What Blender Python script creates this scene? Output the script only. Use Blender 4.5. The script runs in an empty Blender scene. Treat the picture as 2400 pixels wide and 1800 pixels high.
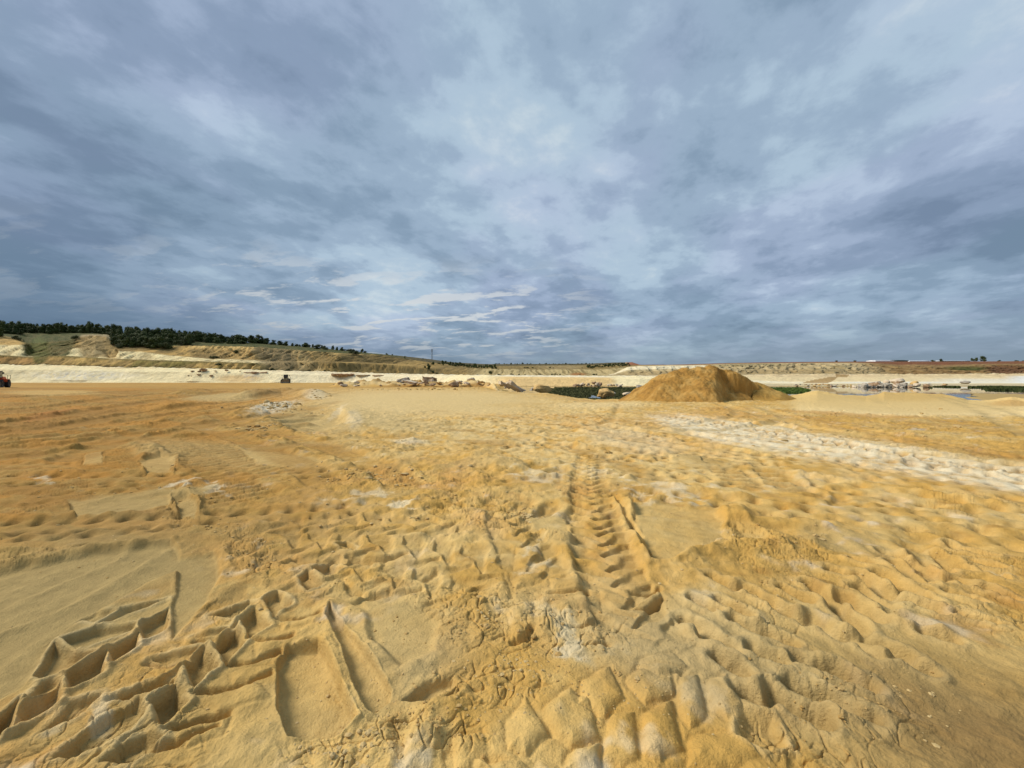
import bpy, math, random
import numpy as np
from mathutils import Vector, Matrix
R = math.radians
S = bpy.context.scene
C = bpy.context.collection
random.seed(7); rng = np.random.default_rng(11)

# ------------------------------------------------------------------ camera
HC = 1.65; F = 933.0; CX = 1200.0; HY = 880.0      # eye height, focal length, centre column and horizon row of the 2400x1800 photograph
cam_d = bpy.data.cameras.new('camera'); cam = bpy.data.objects.new('camera', cam_d); C.objects.link(cam)
cam_d.sensor_width = 36; cam_d.lens = 36*F/2400; cam_d.clip_start = 0.05; cam_d.clip_end = 20000
cam_d.shift_y = -(900-HY)/2400.0
cam.location = (0, 0, HC); cam.rotation_euler = (R(90), 0, 0)
S.camera = cam

# ------------------------------------------------------------------ sun, sky
SUN_EL, SUN_AZ = 40.0, 276.0                          # azimuth clockwise from straight ahead (+Y)
sd = bpy.data.lights.new('sun', 'SUN'); sd.energy = 2.85; sd.angle = R(20); sd.color = (1.0, 0.93, 0.82)
so = bpy.data.objects.new('sun', sd); C.objects.link(so)
az, el = R(SUN_AZ), R(SUN_EL)
sdir = Vector((math.sin(az)*math.cos(el), math.cos(az)*math.cos(el), math.sin(el)))
so.rotation_euler = (-sdir).to_track_quat('-Z', 'Y').to_euler(); so.location = (0, 0, 60)

W = bpy.data.worlds.new('World'); S.world = W; W.use_nodes = True
nt = W.node_tree; nt.nodes.clear()
class NB:
    def __init__(s, nt): s.nt = nt
    def n(s, t, **k):
        x = s.nt.nodes.new(t)
        for a, b in k.items():
            if a.startswith('_'): continue
            setattr(x, a, b)
        return x
    def put(s, sock, v):
        if v is None: return
        if hasattr(v, 'is_output'): s.nt.links.new(v, sock)
        else: sock.default_value = v
    def math(s, op, a, b=None, c=None, clamp=False):
        x = s.n('ShaderNodeMath', operation=op, use_clamp=clamp)
        for i, v in enumerate((a, b, c)): s.put(x.inputs[i], v)
        return x.outputs[0]
    def noise(s, vec, scale, detail=5, rough=0.55, dist=0.0, out=0):
        x = s.n('ShaderNodeTexNoise'); s.put(x.inputs['Vector'], vec)
        x.inputs['Scale'].default_value = scale; x.inputs['Detail'].default_value = detail
        x.inputs['Roughness'].default_value = rough; x.inputs['Distortion'].default_value = dist
        return x.outputs[out]
    def ramp(s, f, stops, interp='LINEAR'):
        x = s.n('ShaderNodeValToRGB'); s.put(x.inputs[0], f); cr = x.color_ramp; cr.interpolation = interp
        while len(cr.elements) < len(stops): cr.elements.new(0.5)
        for e, (p, c) in zip(cr.elements, stops):
            e.position = p; e.color = tuple(c) + (1,) if len(c) == 3 else c
        return x.outputs[0]
    def mix(s, f, a, b, mode='MIX'):
        x = s.n('ShaderNodeMix', data_type='RGBA', blend_type=mode); x.clamp_factor = True
        s.put(x.inputs[0], f); s.put(x.inputs[6], a); s.put(x.inputs[7], b)
        return x.outputs[2]
    def maprange(s, v, a, b, c, d):
        x = s.n('ShaderNodeMapRange'); x.interpolation_type = 'SMOOTHSTEP'
        s.put(x.inputs[0], v)
        for i, q in enumerate((a, b, c, d)): x.inputs[i+1].default_value = q
        return x.outputs[0]
b = NB(nt)
tc = b.n('ShaderNodeTexCoord'); sep = b.n('ShaderNodeSeparateXYZ'); nt.links.new(tc.outputs['Generated'], sep.inputs[0])
dx, dy, dz = sep.outputs
den = b.math('ADD', b.math('MAXIMUM', dz, 0.0), 0.17)
px_, py_ = b.math('DIVIDE', dx, den), b.math('DIVIDE', dy, den)
def planar(rot, sx, sy, off=0.0):
    cb = b.n('ShaderNodeCombineXYZ'); b.put(cb.inputs[0], px_); b.put(cb.inputs[1], py_); cb.inputs[2].default_value = off
    v1 = b.n('ShaderNodeVectorRotate'); v1.rotation_type = 'Z_AXIS'; v1.inputs['Angle'].default_value = R(rot)
    nt.links.new(cb.outputs[0], v1.inputs['Vector'])
    mp = b.n('ShaderNodeMapping'); mp.inputs['Scale'].default_value = (sx, sy, 1)
    nt.links.new(v1.outputs[0], mp.inputs[0]); return mp.outputs[0]
# streaky cloud deck, its bands running away over the pit
n_big = b.noise(planar(24, 1.0, 0.75, 3.1), 1.0, 4, 0.5, 0.1)
n_mid = b.noise(planar(30, 1.0, 0.80, 7.7), 2.6, 8, 0.55, 0.12)
n_fin = b.noise(planar(20, 1.0, 0.85, 1.3), 7.0, 8, 0.62, 0.15)
cl = b.math('ADD', b.math('MULTIPLY', n_big, 0.42), b.math('ADD', b.math('MULTIPLY', n_mid, 0.40), b.math('MULTIPLY', n_fin, 0.18)))
cl = b.math('ADD', b.math('MULTIPLY', b.math('SUBTRACT', cl, .5), 1.25), .512)
# brighter directions of the deck: above the middle and to the right; dark bank low at the left
def glow(vx, vy, vz, a, c):
    v = Vector((vx, vy, vz)).normalized()
    vm = b.n('ShaderNodeVectorMath', operation='DOT_PRODUCT'); nt.links.new(tc.outputs['Generated'], vm.inputs[0]); vm.inputs[1].default_value = v
    return b.maprange(vm.outputs['Value'], math.cos(R(a)), 1.0, 0.0, c)
def qdir(x, y): return ((x-CX)/F, 1.0, (HY-y)/F)
for (x, y, a, c) in ((1150, 20, 24, .075), (2100, 330, 32, .045), (1150, 640, 15, .05), (400, 650, 6, .11), (230, 620, 5, .08), (930, 690, 8, .10), (560, 330, 6, .02), (480, 400, 20, .02),
                     (1650, 200, 14, -.02), (650, 130, 22, -.035), (0, 560, 22, -.05), (1200, 790, 16, -.02), (2400, 760, 18, -.05), (1500, 690, 12, .02), (2350, 700, 17, -.05), (0, 700, 12, -.05), (1300, 230, 10, -.03),
                     (750, 600, 9, -.03), (1350, 490, 6, -.05), (1300, 520, 8, .03)):
    cl = b.math('ADD', cl, glow(*qdir(x, y), a, c))
cloud = b.ramp(cl, [(0.36, (.18, .26, .375)), (0.46, (.255, .35, .485)), (0.54, (.345, .45, .60)), (0.62, (.455, .575, .72)), (0.72, (.62, .71, .80))], 'EASE')
# violet and green-blue tints drifting through it
tint = b.noise(planar(10, 1, .6, 5.5), 1.3, 3, .5)
cloud = b.mix(b.maprange(tint, .42, .60, 0, 1), b.mix(1.0, cloud, (0.975, 1.0, 0.975, 1), 'MULTIPLY'), b.mix(1.0, cloud, (1.03, .995, 1.01, 1), 'MULTIPLY'))
# thin bright slits under the deck near the horizon
slit = b.noise(planar(8, .9, 1.7, 4.2), 2.6, 9, .62, .25)
sl = b.math('MULTIPLY', b.maprange(slit, .515, .60, 0, 1), b.math('MULTIPLY', b.maprange(dz, .02, .07, 0, 1), b.maprange(dz, .16, .30, 1, 0)))
side = b.math('MULTIPLY', b.maprange(dx, -.72, -.50, .25, 1), b.maprange(dx, -.05, .32, 1, 0))
sl = b.math('MULTIPLY', sl, b.math('MULTIPLY', side, 0.9))
cloud = b.mix(sl, cloud, (.66, .70, .73, 1))
# low sky: deep blue-grey bank, paler and greener to the right
lowc = b.mix(b.maprange(dx, -.75, .35, 0, 1), (.085, .150, .245, 1), (.245, .325, .395, 1))
lowf = b.math('ADD', b.math('MULTIPLY', b.maprange(dz, .0, .15, 1, 0), 0.70), b.math('MULTIPLY', b.maprange(dz, .05, .34, 1, 0), b.maprange(dx, -.80, -.30, .62, 0)), clamp=True)
cloud = b.mix(lowf, cloud, lowc)
sky = b.n('ShaderNodeTexSky'); sky.sky_type = 'NISHITA'; sky.sun_disc = False
sky.sun_elevation = el; sky.sun_rotation = az; sky.altitude = 150
skys = b.mix(1.0, sky.outputs[0], (0.05, 0.05, 0.05, 1), 'MULTIPLY')
final = b.mix(0.93, skys, cloud)
bg = b.n('ShaderNodeBackground'); b.put(bg.inputs[0], final); bg.inputs[1].default_value = 0.70
wo = b.n('ShaderNodeOutputWorld'); nt.links.new(bg.outputs[0], wo.inputs[0])

S.view_settings.view_transform = 'Standard'; S.view_settings.look = 'None'; S.view_settings.gamma = 1
S.view_settings.use_curve_mapping = False; S.view_settings.exposure = 0.54
S.cycles.max_bounces = 5; S.cycles.diffuse_bounces = 3

# ------------------------------------------------------------------ numpy noise
def _h(ix, iy, seed):
    h = (ix.astype(np.uint32)*np.uint32(374761393) + iy.astype(np.uint32)*np.uint32(668265263) + np.uint32((seed*2246822519) & 0xffffffff))
    h = (h ^ (h >> np.uint32(13)))*np.uint32(1274126177)
    return h ^ (h >> np.uint32(16))
def gn(x, y, seed=0):
    x = np.asarray(x, np.float32); y = np.asarray(y, np.float32)
    xf, yf = np.floor(x), np.floor(y)
    ix, iy = xf.astype(np.int64), yf.astype(np.int64)
    fx, fy = x-xf, y-yf
    ux, uy = fx*fx*fx*(fx*(fx*6-15)+10), fy*fy*fy*(fy*(fy*6-15)+10)
    def g(jx, jy, ax, ay):
        a = _h(jx, jy, seed).astype(np.float32)*np.float32(2*np.pi/4294967296.0)
        return np.cos(a)*ax + np.sin(a)*ay
    n00, n10 = g(ix, iy, fx, fy), g(ix+1, iy, fx-1, fy)
    n01, n11 = g(ix, iy+1, fx, fy-1), g(ix+1, iy+1, fx-1, fy-1)
    return ((n00*(1-ux)+n10*ux)*(1-uy) + (n01*(1-ux)+n11*ux)*uy)*1.5
def fbm(x, y, octv=4, seed=0, gain=.5, lac=2.03):
    s = 0; a = 1; t = 0
    for i in range(octv):
        s = s + a*gn(x*lac**i + i*17.3, y*lac**i - i*9.1, seed+i); t += a; a *= gain
    return s/t
def sst(a, b_, x):
    t = np.clip((x-a)/(b_-a), 0, 1); return t*t*(3-2*t)
def lerp(a, b_, t): return a + (b_-a)*t
def ip(x, pts): return np.interp(x, [p[0] for p in pts], [p[1] for p in pts])
def col(c): return np.array(c, np.float32)

# ------------------------------------------------------------------ scene helpers
def tag(o, label=None, cat=None, group=None, kind=None):
    for k, v in (('label', label), ('category', cat), ('group', group), ('kind', kind)):
        if v: o[k] = v
    return o
def link_mesh(name, V, faces, mat, parent=None, smooth=True, colors=None):
    me = bpy.data.meshes.new(name); me.from_pydata([tuple(v) for v in V], [], faces)
    if mat: me.materials.append(mat)
    if smooth: me.polygons.foreach_set('use_smooth', [True]*len(me.polygons))
    o = bpy.data.objects.new(name, me); C.objects.link(o)
    if parent: o.parent = parent
    return o
def empty(name, loc, rz=0, scale=1.0):
    o = bpy.data.objects.new(name, None); C.objects.link(o); o.location = loc; o.rotation_euler = (0, 0, rz)
    o.scale = (scale,)*3; o.empty_display_size = .3; return o
def grid_mesh(name, P, mat, colors=None, extra=None):
    """P: rows x cols x 3 array -> one sheet"""
    nr, nc = P.shape[:2]
    me = bpy.data.meshes.new(name)
    me.vertices.add(nr*nc); me.vertices.foreach_set('co', P.reshape(-1).astype(np.float32))
    i = np.arange(nr*nc).reshape(nr, nc)
    q = np.stack([i[:-1, :-1], i[:-1, 1:], i[1:, 1:], i[1:, :-1]], -1).reshape(-1, 4)
    me.loops.add(q.size); me.loops.foreach_set('vertex_index', q.reshape(-1).astype(np.int32))
    me.polygons.add(len(q)); me.polygons.foreach_set('loop_start', (np.arange(len(q))*4).astype(np.int32))
    me.update(calc_edges=True)
    me.polygons.foreach_set('use_smooth', np.ones(len(q), bool))
    if colors is not None:
        at = me.color_attributes.new('paint', 'FLOAT_COLOR', 'POINT')
        c = np.ones((nr*nc, 4), np.float32); c[:, :3] = colors.reshape(-1, 3); at.data.foreach_set('color', c.reshape(-1))
    if mat: me.materials.append(mat)
    o = bpy.data.objects.new(name, me); C.objects.link(o)
    return o

# ------------------------------------------------------------------ materials
def new_mat(name):
    m = bpy.data.materials.new(name); m.use_nodes = True
    m.node_tree.nodes.clear(); q = NB(m.node_tree)
    out = q.n('ShaderNodeOutputMaterial'); p = q.n('ShaderNodeBsdfPrincipled'); m.node_tree.links.new(p.outputs[0], out.inputs[0])
    return m, q, p
def bump(q, p, h, dist, strength=1.0):
    x = q.n('ShaderNodeBump'); x.inputs['Strength'].default_value = strength; x.inputs['Distance'].default_value = dist
    q.put(x.inputs['Height'], h); q.nt.links.new(x.outputs[0], p.inputs['Normal'])
def simple_mat(name, c, rough=.6, metal=0.0, var=.25, scale=3.0, bd=0.0):
    m, q, p = new_mat(name)
    t = q.n('ShaderNodeTexCoord').outputs['Object']
    n = q.noise(t, scale, 5, .6)
    q.put(p.inputs['Base Color'], q.mix(q.maprange(n, .3, .7, 0, 1), tuple(v*(1-var) for v in c)+(1,), tuple(min(1, v*(1+var)) for v in c)+(1,)))
    p.inputs['Roughness'].default_value = rough; p.inputs['Metallic'].default_value = metal
    if bd: bump(q, p, q.noise(t, scale*3, 6, .6), bd)
    return m
def paint_mat(name, grain, bdist, rough=.95, far=False, spec=.12):
    """earth whose local colour is stored per point, broken up by procedural grain"""
    m, q, p = new_mat(name)
    a = q.n('ShaderNodeAttribute'); a.attribute_name = 'paint'
    pos = q.n('ShaderNodeNewGeometry').outputs['Position']
    n1 = q.noise(pos, grain, 8, .66); n2 = q.noise(pos, grain*9, 4, .65)
    v = q.math('ADD', q.math('MULTIPLY', q.maprange(n1, .3, .7, -.5, .5), .20), q.math('MULTIPLY', q.math('SUBTRACT', n2, .5), .34))
    hsv = q.n('ShaderNodeHueSaturation'); q.put(hsv.inputs['Color'], a.outputs['Color']); q.put(hsv.inputs['Value'], q.math('ADD', v, 1.0))
    q.nt.links.new(hsv.outputs[0], p.inputs['Base Color'])
    p.inputs['Roughness'].default_value = rough; p.inputs['Specular IOR Level'].default_value = spec
    h = q.math('ADD', n1, q.math('MULTIPLY', n2, .35))
    bump(q, p, h, bdist)
    return m
M_ground = paint_mat('sandy_ground', 9.0, .022)
M_wall = paint_mat('quarry_face', .55, .55)
M_mound = paint_mat('mound_sand', 5.0, .06)

# ------------------------------------------------------------------ ground height and colour
def GX(qx, qy):
    Y = HC*F/(qy-HY); return ((qx-CX)/F*Y, Y)
KX, KY = CX, HC*F                                     # flat-ground projection constants: qx = CX+F*X/Y, qy = HY+HC*F/Y
# pond bank: distance and height of its crest for each bearing (qx)
BANK = [(1130, 62), (1180, 52), (1235, 44), (1310, 41), (1350, 38), (1395, 36), (1450, 36), (1520, 37), (1700, 37), (1850, 35), (1900, 34), (2050, 34), (2200, 33), (2270, 30), (2400, 29), (2900, 27)]
BANKY = [(1130, 917), (1180, 919), (1235, 922), (1262, 922), (1280, 921), (1310, 925), (1350, 933), (1395, 938), (1450, 936), (1520, 932), (1700, 930), (1850, 927), (1880, 923),
         (1915, 917), (1950, 922), (2000, 927), (2030, 930), (2060, 924), (2072, 920), (2120, 922), (2160, 922), (2200, 923), (2240, 930), (2270, 937), (2320, 938), (2370, 934), (2400, 937), (2900, 940)]
WATER_Z = -2.4
def macro(X, Y):
    Ys = np.maximum(Y, .2); qx = CX + F*X/Ys
    z = ip(Y, [(0, 0), (32, 0), (60, -.4), (90, -1.0), (150, -1.9), (190, -1.75), (260, -1.75)]).astype(np.float32)
    yb = ip(qx, BANK) + fbm(X*.35, Y*.1, 3, 91)*1.0
    zb = HC - (ip(qx, BANKY)-HY)/F*ip(qx, BANK)
    edge = sst(1120, 1215, qx + fbm(X*.12, Y*.12, 3, 55)*45)
    t = sst(22, 34, Y*34/np.maximum(yb, 1))
    z = z*(1-edge*sst(20, 40, Y)) + 0
    znear = lerp(z*0, zb, t)
    drop = sst(0, 7.0, Y-yb)
    far = sst(138, 149, Y)
    zp = lerp(znear, -3.4, drop)
    shoal = sst(2215, 2300, qx + fbm(X*.1, Y*.1, 2, 77)*60)*(1-sst(86, 100, Y + fbm(X*.2, Y*.1, 2, 78)*16))*sst(40, 44, Y)
    zp = lerp(zp, WATER_Z+.10, shoal*.97)
    zp = lerp(zp, WATER_Z+.12, far)
    return lerp(z, np.where(Y > 18, zp, z), edge)

tracks = []
def T(pts, w, pitch, depth, style='chev', rim=1.0, k=1.0, fade=0.0, blend=.85):
    tracks.append((np.array([GX(*p) for p in pts], np.float32), w, pitch, depth, style, rim, k, fade, blend))
rr = random.Random(5)
# far ruts at the left, running off to the machine
for i in range(15):
    y0 = rr.uniform(925, 1075); sl = rr.uniform(-.10, -.04)
    pts = [(-250+x, y0 + (x*sl)*(y0-880)/120 + rr.uniform(-1, 1)*(y0-880)*.03) for x in (0, 250, 500, 750, 1000)]
    pts = [(x, max(y, 905)) for x, y in pts]
    T(pts, rr.uniform(.5, .8), rr.uniform(.25, .4), rr.uniform(.10, .17), 'rut', .9, 1, .2, .7)
for pts, w_, d_ in (([(-200, 1030), (100, 1003), (330, 968), (560, 940), (720, 918)], 1.3, .20), ([(-200, 1008), (60, 985), (250, 958), (430, 930), (600, 908)], 1.5, .22), ([(-200, 968), (100, 955), (330, 926), (520, 906)], 1.8, .24),
                    ([(-200, 940), (100, 928), (300, 912), (450, 902)], 2.2, .25), ([(-200, 1060), (150, 1040), (420, 1000), (700, 962), (800, 940)], .9, .14), ([(-200, 1090), (120, 1062), (360, 1022), (560, 985), (680, 960)], .8, .12),
                    ([(820, 915), (600, 950), (430, 985), (300, 1020), (150, 1085)], .8, .12), ([(500, 975), (640, 1010), (760, 1045), (900, 1100), (960, 1150)], .7, .09), ([(430, 985), (560, 1030), (700, 1085), (780, 1140)], .7, .09),
                    ([(620, 1050), (800, 1030), (1000, 1025), (1250, 1045)], .7, .08), ([(1000, 960), (1250, 985), (1500, 1030), (1700, 1090)], .7, .09), ([(1000, 1000), (1200, 1020), (1420, 1070), (1560, 1140)], .6, .09)):
    T(pts, w_, .3, d_*1.1, 'rut', .9, 1, 0, .8)
# fields of lug rows on the right, heading away to the lower right
for i in range(9):
    x0 = rr.uniform(1150, 1950); y0 = rr.uniform(965, 1230); sl = rr.uniform(.10, .24)
    pts = [(x0-150, y0-(y0-880)*.10), (x0+200, y0+sl*180), (x0+600, y0+sl*520), (x0+1300, y0+sl*1150)]
    T(pts, rr.uniform(.55, .75), rr.uniform(.30, .44), rr.uniform(.08, .12), rr.choice(['dimple', 'bar']), .4, 1, .35, .7)
yy = 958.0
for i in range(15):
    dy = (yy-880)**2/1539.5*.74                      # one wheel width further toward the viewer
    sl = .13+.004*i; x0 = 1480 - i*22 + rr.uniform(-60, 60)
    T([(x0, yy), (x0+250, yy+sl*230), (x0+600, yy+sl*560+rr.uniform(-4, 4)), (x0+1000, yy+sl*930), (x0+1500, yy+sl*1380)], .62, rr.uniform(.30, .36), rr.uniform(.14, .20), 'dimple', .25, 1, .25, .8)
    yy += dy*rr.uniform(.95, 1.15)
for i in range(8):
    x0 = rr.uniform(850, 1350); y0 = 985+i*13
    T([(x0, y0), (x0+220, y0+rr.uniform(-2, 8)), (x0+480, y0+rr.uniform(0, 20)), (x0+700, y0+rr.uniform(5, 30))], .55, .36, .13, 'dimple', .25, 1, .3, .6)
# white haul track
T([(1480, 975), (1600, 1000), (1800, 1036), (2000, 1068), (2200, 1105), (2500, 1150)], .8, .34, .06, 'dimple', .8)
T([(1560, 975), (1750, 1005), (2000, 1046), (2200, 1080), (2500, 1125)], .8, .34, .06, 'chev', .8)
T([(1430, 985), (1560, 1010), (1760, 1045), (1960, 1085), (2200, 1125), (2500, 1175)], .7, .34, .05, 'dimple', .8)
# turning ruts at the foot of the mound
T([(1370, 1000), (1430, 985), (1446, 962), (1452, 948)], .5, .3, .09, 'rut', 1.6)
T([(1675, 944), (1720, 960), (1712, 978), (1600, 996), (1500, 1003)], .6, .3, .12, 'rut', 1.5)
T([(1760, 950), (1830, 972), (1810, 992), (1700, 1005), (1560, 1010)], .6, .3, .12, 'rut', 1.5)
T([(1680, 946), (1790, 975), (1900, 1003), (2100, 1030)], .6, .3, .10, 'rut', 1.3)
T([(1760, 950), (1880, 985), (2060, 1015), (2400, 1075)], .6, .3, .09, 'dimple', 1.3)
T([(2180, 930), (2260, 950), (2340, 985), (2420, 1030)], .6, .3, .10, 'rut', 1.4)
T([(2210, 932), (2300, 948), (2400, 975), (2500, 1010)], .6, .3, .10, 'rut', 1.4)
# cross tracks, left middle
T([(-150, 1118), (150, 1122), (420, 1118), (700, 1108), (900, 1098)], .7, .36, .085, 'dimple', 1.0)
T([(-150, 1140), (200, 1146), (400, 1140), (620, 1122)], .6, .36, .06, 'dimple', 1.0)
T([(-150, 1160), (120, 1165), (330, 1150), (430, 1120)], .7, .4, .05, 'dimple', .8)
T([(-150, 1085), (300, 1092), (560, 1085), (800, 1065)], .6, .36, .06, 'dimple', 1.0)
T([(-150, 1236), (120, 1232), (330, 1222), (520, 1212), (760, 1196), (900, 1180)], .55, .30, .10, 'dimple', 1.4)
T([(-150, 1282), (60, 1272), (230, 1262), (420, 1245), (520, 1222)], .5, .30, .09, 'dimple', 1.4)
T([(250, 1050), (262, 1085), (290, 1105)], .9, .22, .05, 'bar', 1.0)
T([(400, 1030), (470, 1075), (560, 1120)], .8, .26, .06, 'bar', 1.2)
T([(455, 1020), (560, 1070), (680, 1110)], .7, .26, .05, 'bar', 1.0)
T([(520, 1130), (560, 1155), (590, 1180)], .9, .24, .06, 'bar', 1.0)
# middle
T([(1150, 1135), (1300, 1122), (1480, 1108), (1600, 1100), (1700, 1090), (1790, 1072)], .38, .30, .07, 'dimple', .8)
T([(1250, 1092), (1420, 1085), (1600, 1080), (1720, 1074)], .35, .30, .05, 'dimple', .8)
T([(1790, 1080), (1822, 1110), (1850, 1135), (1930, 1160), (2060, 1180)], .6, .30, .09, 'bar', 1.2)
T([(1690, 1092), (1740, 1125), (1800, 1150)], .6, .25, .05, 'bar', .8)
T([(1480, 1152), (1600, 1162), (1760, 1175), (1950, 1186), (2150, 1192), (2450, 1205)], .5, .32, .08, 'dimple', 1.2)
T([(1700, 1165), (1850, 1192), (2000, 1202), (2200, 1205), (2450, 1215)], .45, .32, .08, 'dimple', 1.2)
T([(640, 1225), (780, 1225), (1000, 1230), (1150, 1220)], .6, .32, .05, 'chev', 1.0)
T([(620, 1270), (900, 1290), (1120, 1330), (1250, 1390)], .75, .33, .055, 'chev', .9)
T([(700, 1330), (900, 1360), (1100, 1420)], .7, .33, .05, 'chev', .8)
T([(1385, 1060), (1380, 1120), (1392, 1190), (1412, 1280), (1445, 1370), (1500, 1470), (1560, 1560)], .62, .25, .062, 'chev', .5)
T([(1180, 1160), (1200, 1230), (1240, 1310), (1290, 1400)], .6, .29, .04, 'chev', .5)
# the nearest tread marks are carved one by one (points read off the photograph, laid on the floor)
def ZA(*v): return [(v[k]/1.8433, 1172+v[k+1]/1.8433) for k in range(0, len(v), 2)]
def ZB(*v): return [(1200+v[k]/1.8433, 1031+v[k+1]/1.8433) for k in range(0, len(v), 2)]
PITS = [(ZA(*p), dd, .022) for p, dd in (
    ((790, 715, 875, 645, 945, 715, 845, 800), .085), ((645, 870, 760, 790, 810, 870, 700, 985), .09), ((925, 620, 1020, 550, 1065, 610, 975, 695), .08), ((1035, 515, 1100, 470, 1165, 545, 1075, 590), .075),
    ((1140, 430, 1200, 395, 1260, 450, 1180, 500), .06), ((1285, 330, 1330, 300, 1390, 345, 1330, 375), .06), ((1350, 290, 1420, 250, 1490, 290, 1410, 325), .055), ((1450, 180, 1500, 160, 1540, 190, 1500, 210), .04),
    ((600, 540, 730, 475, 720, 560, 620, 615), .07), ((470, 650, 600, 580, 590, 640, 475, 725), .075), ((290, 745, 460, 660, 440, 760, 295, 830), .08), ((95, 905, 270, 790, 250, 880, 50, 1010), .08), ((-80, 1010, 80, 890, 50, 1000, -60, 1090), .08),
    ((270, 600, 410, 555, 590, 535, 590, 565, 470, 600, 330, 650), .05), ((150, 760, 235, 625, 330, 665, 440, 655, 290, 735, 190, 775), .055), ((430, 540, 520, 472, 720, 425, 610, 470, 480, 522), .04), ((330, 520, 420, 480, 500, 480, 420, 530), .035),
    ((90, 900, 180, 790, 280, 770, 260, 800), .04), ((180, 1000, 300, 880, 430, 840, 330, 930), .035), ((650, 690, 780, 655, 880, 625, 800, 690, 720, 705), .035), ((480, 850, 600, 800, 740, 760, 780, 730, 760, 790, 620, 840), .045), ((240, 1110, 420, 960, 600, 860, 640, 900, 560, 1000, 330, 1110), .05),
    ((430, 1158, 520, 1060, 640, 1010, 700, 1030, 560, 1158), .05), ((830, 590, 940, 590, 1030, 520, 1000, 545), .03), ((900, 500, 1000, 470, 1080, 440, 1100, 450, 1020, 500), .035))]
PITS += [(ZB(*p), dd, ww) for p, dd, ww in (((970, 1230, 1000, 1165, 1130, 1190, 1190, 1300, 1080, 1335, 990, 1290), .05, .05), ((1210, 1050, 1290, 1030, 1420, 1100, 1440, 1140, 1340, 1130), .035, .04))]
PADS = [(ZB(*p), hh, .075) for p, hh in (
    ((130, 1170, 250, 1060, 330, 1130, 380, 1290, 260, 1330, 170, 1270), .055), ((300, 1040, 420, 980, 490, 1110, 400, 1195, 290, 1150), .05), ((400, 1290, 420, 1180, 530, 1170, 545, 1380, 470, 1410, 400, 1380), .05), ((560, 1180, 690, 1110, 735, 1330, 640, 1400, 570, 1370), .06),
    ((490, 1040, 560, 970, 740, 990, 700, 1090, 580, 1140), .05), ((700, 1010, 800, 1010, 850, 1180, 770, 1240, 720, 1170), .055), ((840, 1040, 930, 1000, 995, 1150, 930, 1205, 860, 1150), .045), ((200, 1450, 270, 1330, 390, 1300, 390, 1450), .055),
    ((-20, 1220, 60, 1100, 160, 1280, 60, 1360, -20, 1340), .05), ((760, 1300, 800, 1260, 960, 1260, 1080, 1370, 900, 1450, 760, 1400), .05), ((560, 940, 700, 915, 765, 980, 640, 1030, 540, 980), .04), ((410, 1440, 560, 1420, 560, 1560, 400, 1560), .05),
    ((600, 1440, 740, 1420, 760, 1560, 590, 1560), .05), ((-160, 1380, 40, 1390, 160, 1500, -160, 1540), .05),
    ((160, 600, 330, 590, 350, 640, 170, 650), .035), ((370, 620, 500, 640, 520, 700, 390, 680), .035), ((520, 660, 640, 640, 650, 690, 540, 700), .04), ((170, 690, 380, 680, 390, 730, 180, 735), .03), ((230, 890, 400, 870, 410, 930, 250, 940), .03),
    ((0, 590, 150, 560, 130, 610, 10, 650), .04), ((20, 470, 110, 460, 140, 500, 60, 560, 10, 540), .05), ((-150, 640, -20, 610, 0, 680, -140, 720), .035), ((-20, 720, 90, 690, 100, 850, 0, 880), .04))]
PADS += [(ZA(*p), hh, .06) for p, hh in (((1550, 1000, 1710, 985, 1720, 1170, 1550, 1180), .03), ((1745, 985, 1900, 1000, 1930, 1170, 1750, 1180), .035), ((1950, 1010, 2090, 1000, 2120, 1180, 1960, 1180), .04),
    ((1930, 780, 2100, 760, 2110, 800, 1960, 830), .02), ((740, 1010, 1000, 930, 960, 1020, 800, 1080), .035), ((860, 850, 1130, 800, 1170, 860, 940, 920), .035), ((1000, 740, 1180, 700, 1190, 750, 1010, 790), .035), ((1100, 620, 1260, 590, 1240, 640, 1110, 670), .03),
    ((1200, 530, 1390, 490, 1380, 530, 1230, 560), .03), ((500, 790, 740, 730, 780, 760, 640, 820, 520, 850), .0), ((600, 640, 780, 610, 760, 650, 640, 670), .025), ((860, 560, 1010, 540, 960, 590, 860, 590), .02))]
GROOVES = [(ZA(*p), hw, dd) for p, hw, dd in (
    ((850, 822, 960, 812, 1070, 792, 1190, 745), .018, .05), ((720, 992, 830, 957, 920, 932, 1010, 912), .018, .05), ((1075, 592, 1150, 602, 1280, 572), .018, .045), ((975, 697, 1080, 692, 1160, 662, 1230, 642), .018, .045),
    ((1180, 502, 1260, 512, 1400, 482), .02, .04), ((470, 852, 600, 828, 700, 775, 795, 715), .02, .04), ((620, 705, 720, 712, 800, 692, 900, 628), .02, .04), ((840, 605, 900, 607, 960, 602, 1035, 520), .02, .035), ((480, 1125, 640, 1085, 800, 1035, 960, 965), .02, .05),
    ((1480, 330, 1560, 400, 1700, 380), .03, .03), ((1260, 230, 1340, 255, 1460, 240), .03, .03), ((1500, 230, 1620, 250, 1760, 220), .03, .03), ((1640, 320, 1800, 330, 1900, 290), .03, .03))]
GROOVES += [(ZB(*p), hw, dd) for p, hw, dd in (
    ((440, 215, 470, 270, 510, 340), .035, .05), ((510, 340, 550, 410, 590, 485), .035, .065), ((160, 660, 240, 665, 340, 650), .02, .04), ((510, 650, 580, 655, 650, 635), .02, .045), ((500, 715, 580, 715, 660, 675), .02, .045), ((260, 800, 320, 800, 370, 780), .02, .05), ((300, 885, 400, 880, 420, 860), .02, .04),
    ((0, 870, 60, 850, 90, 800), .02, .045))]
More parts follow.
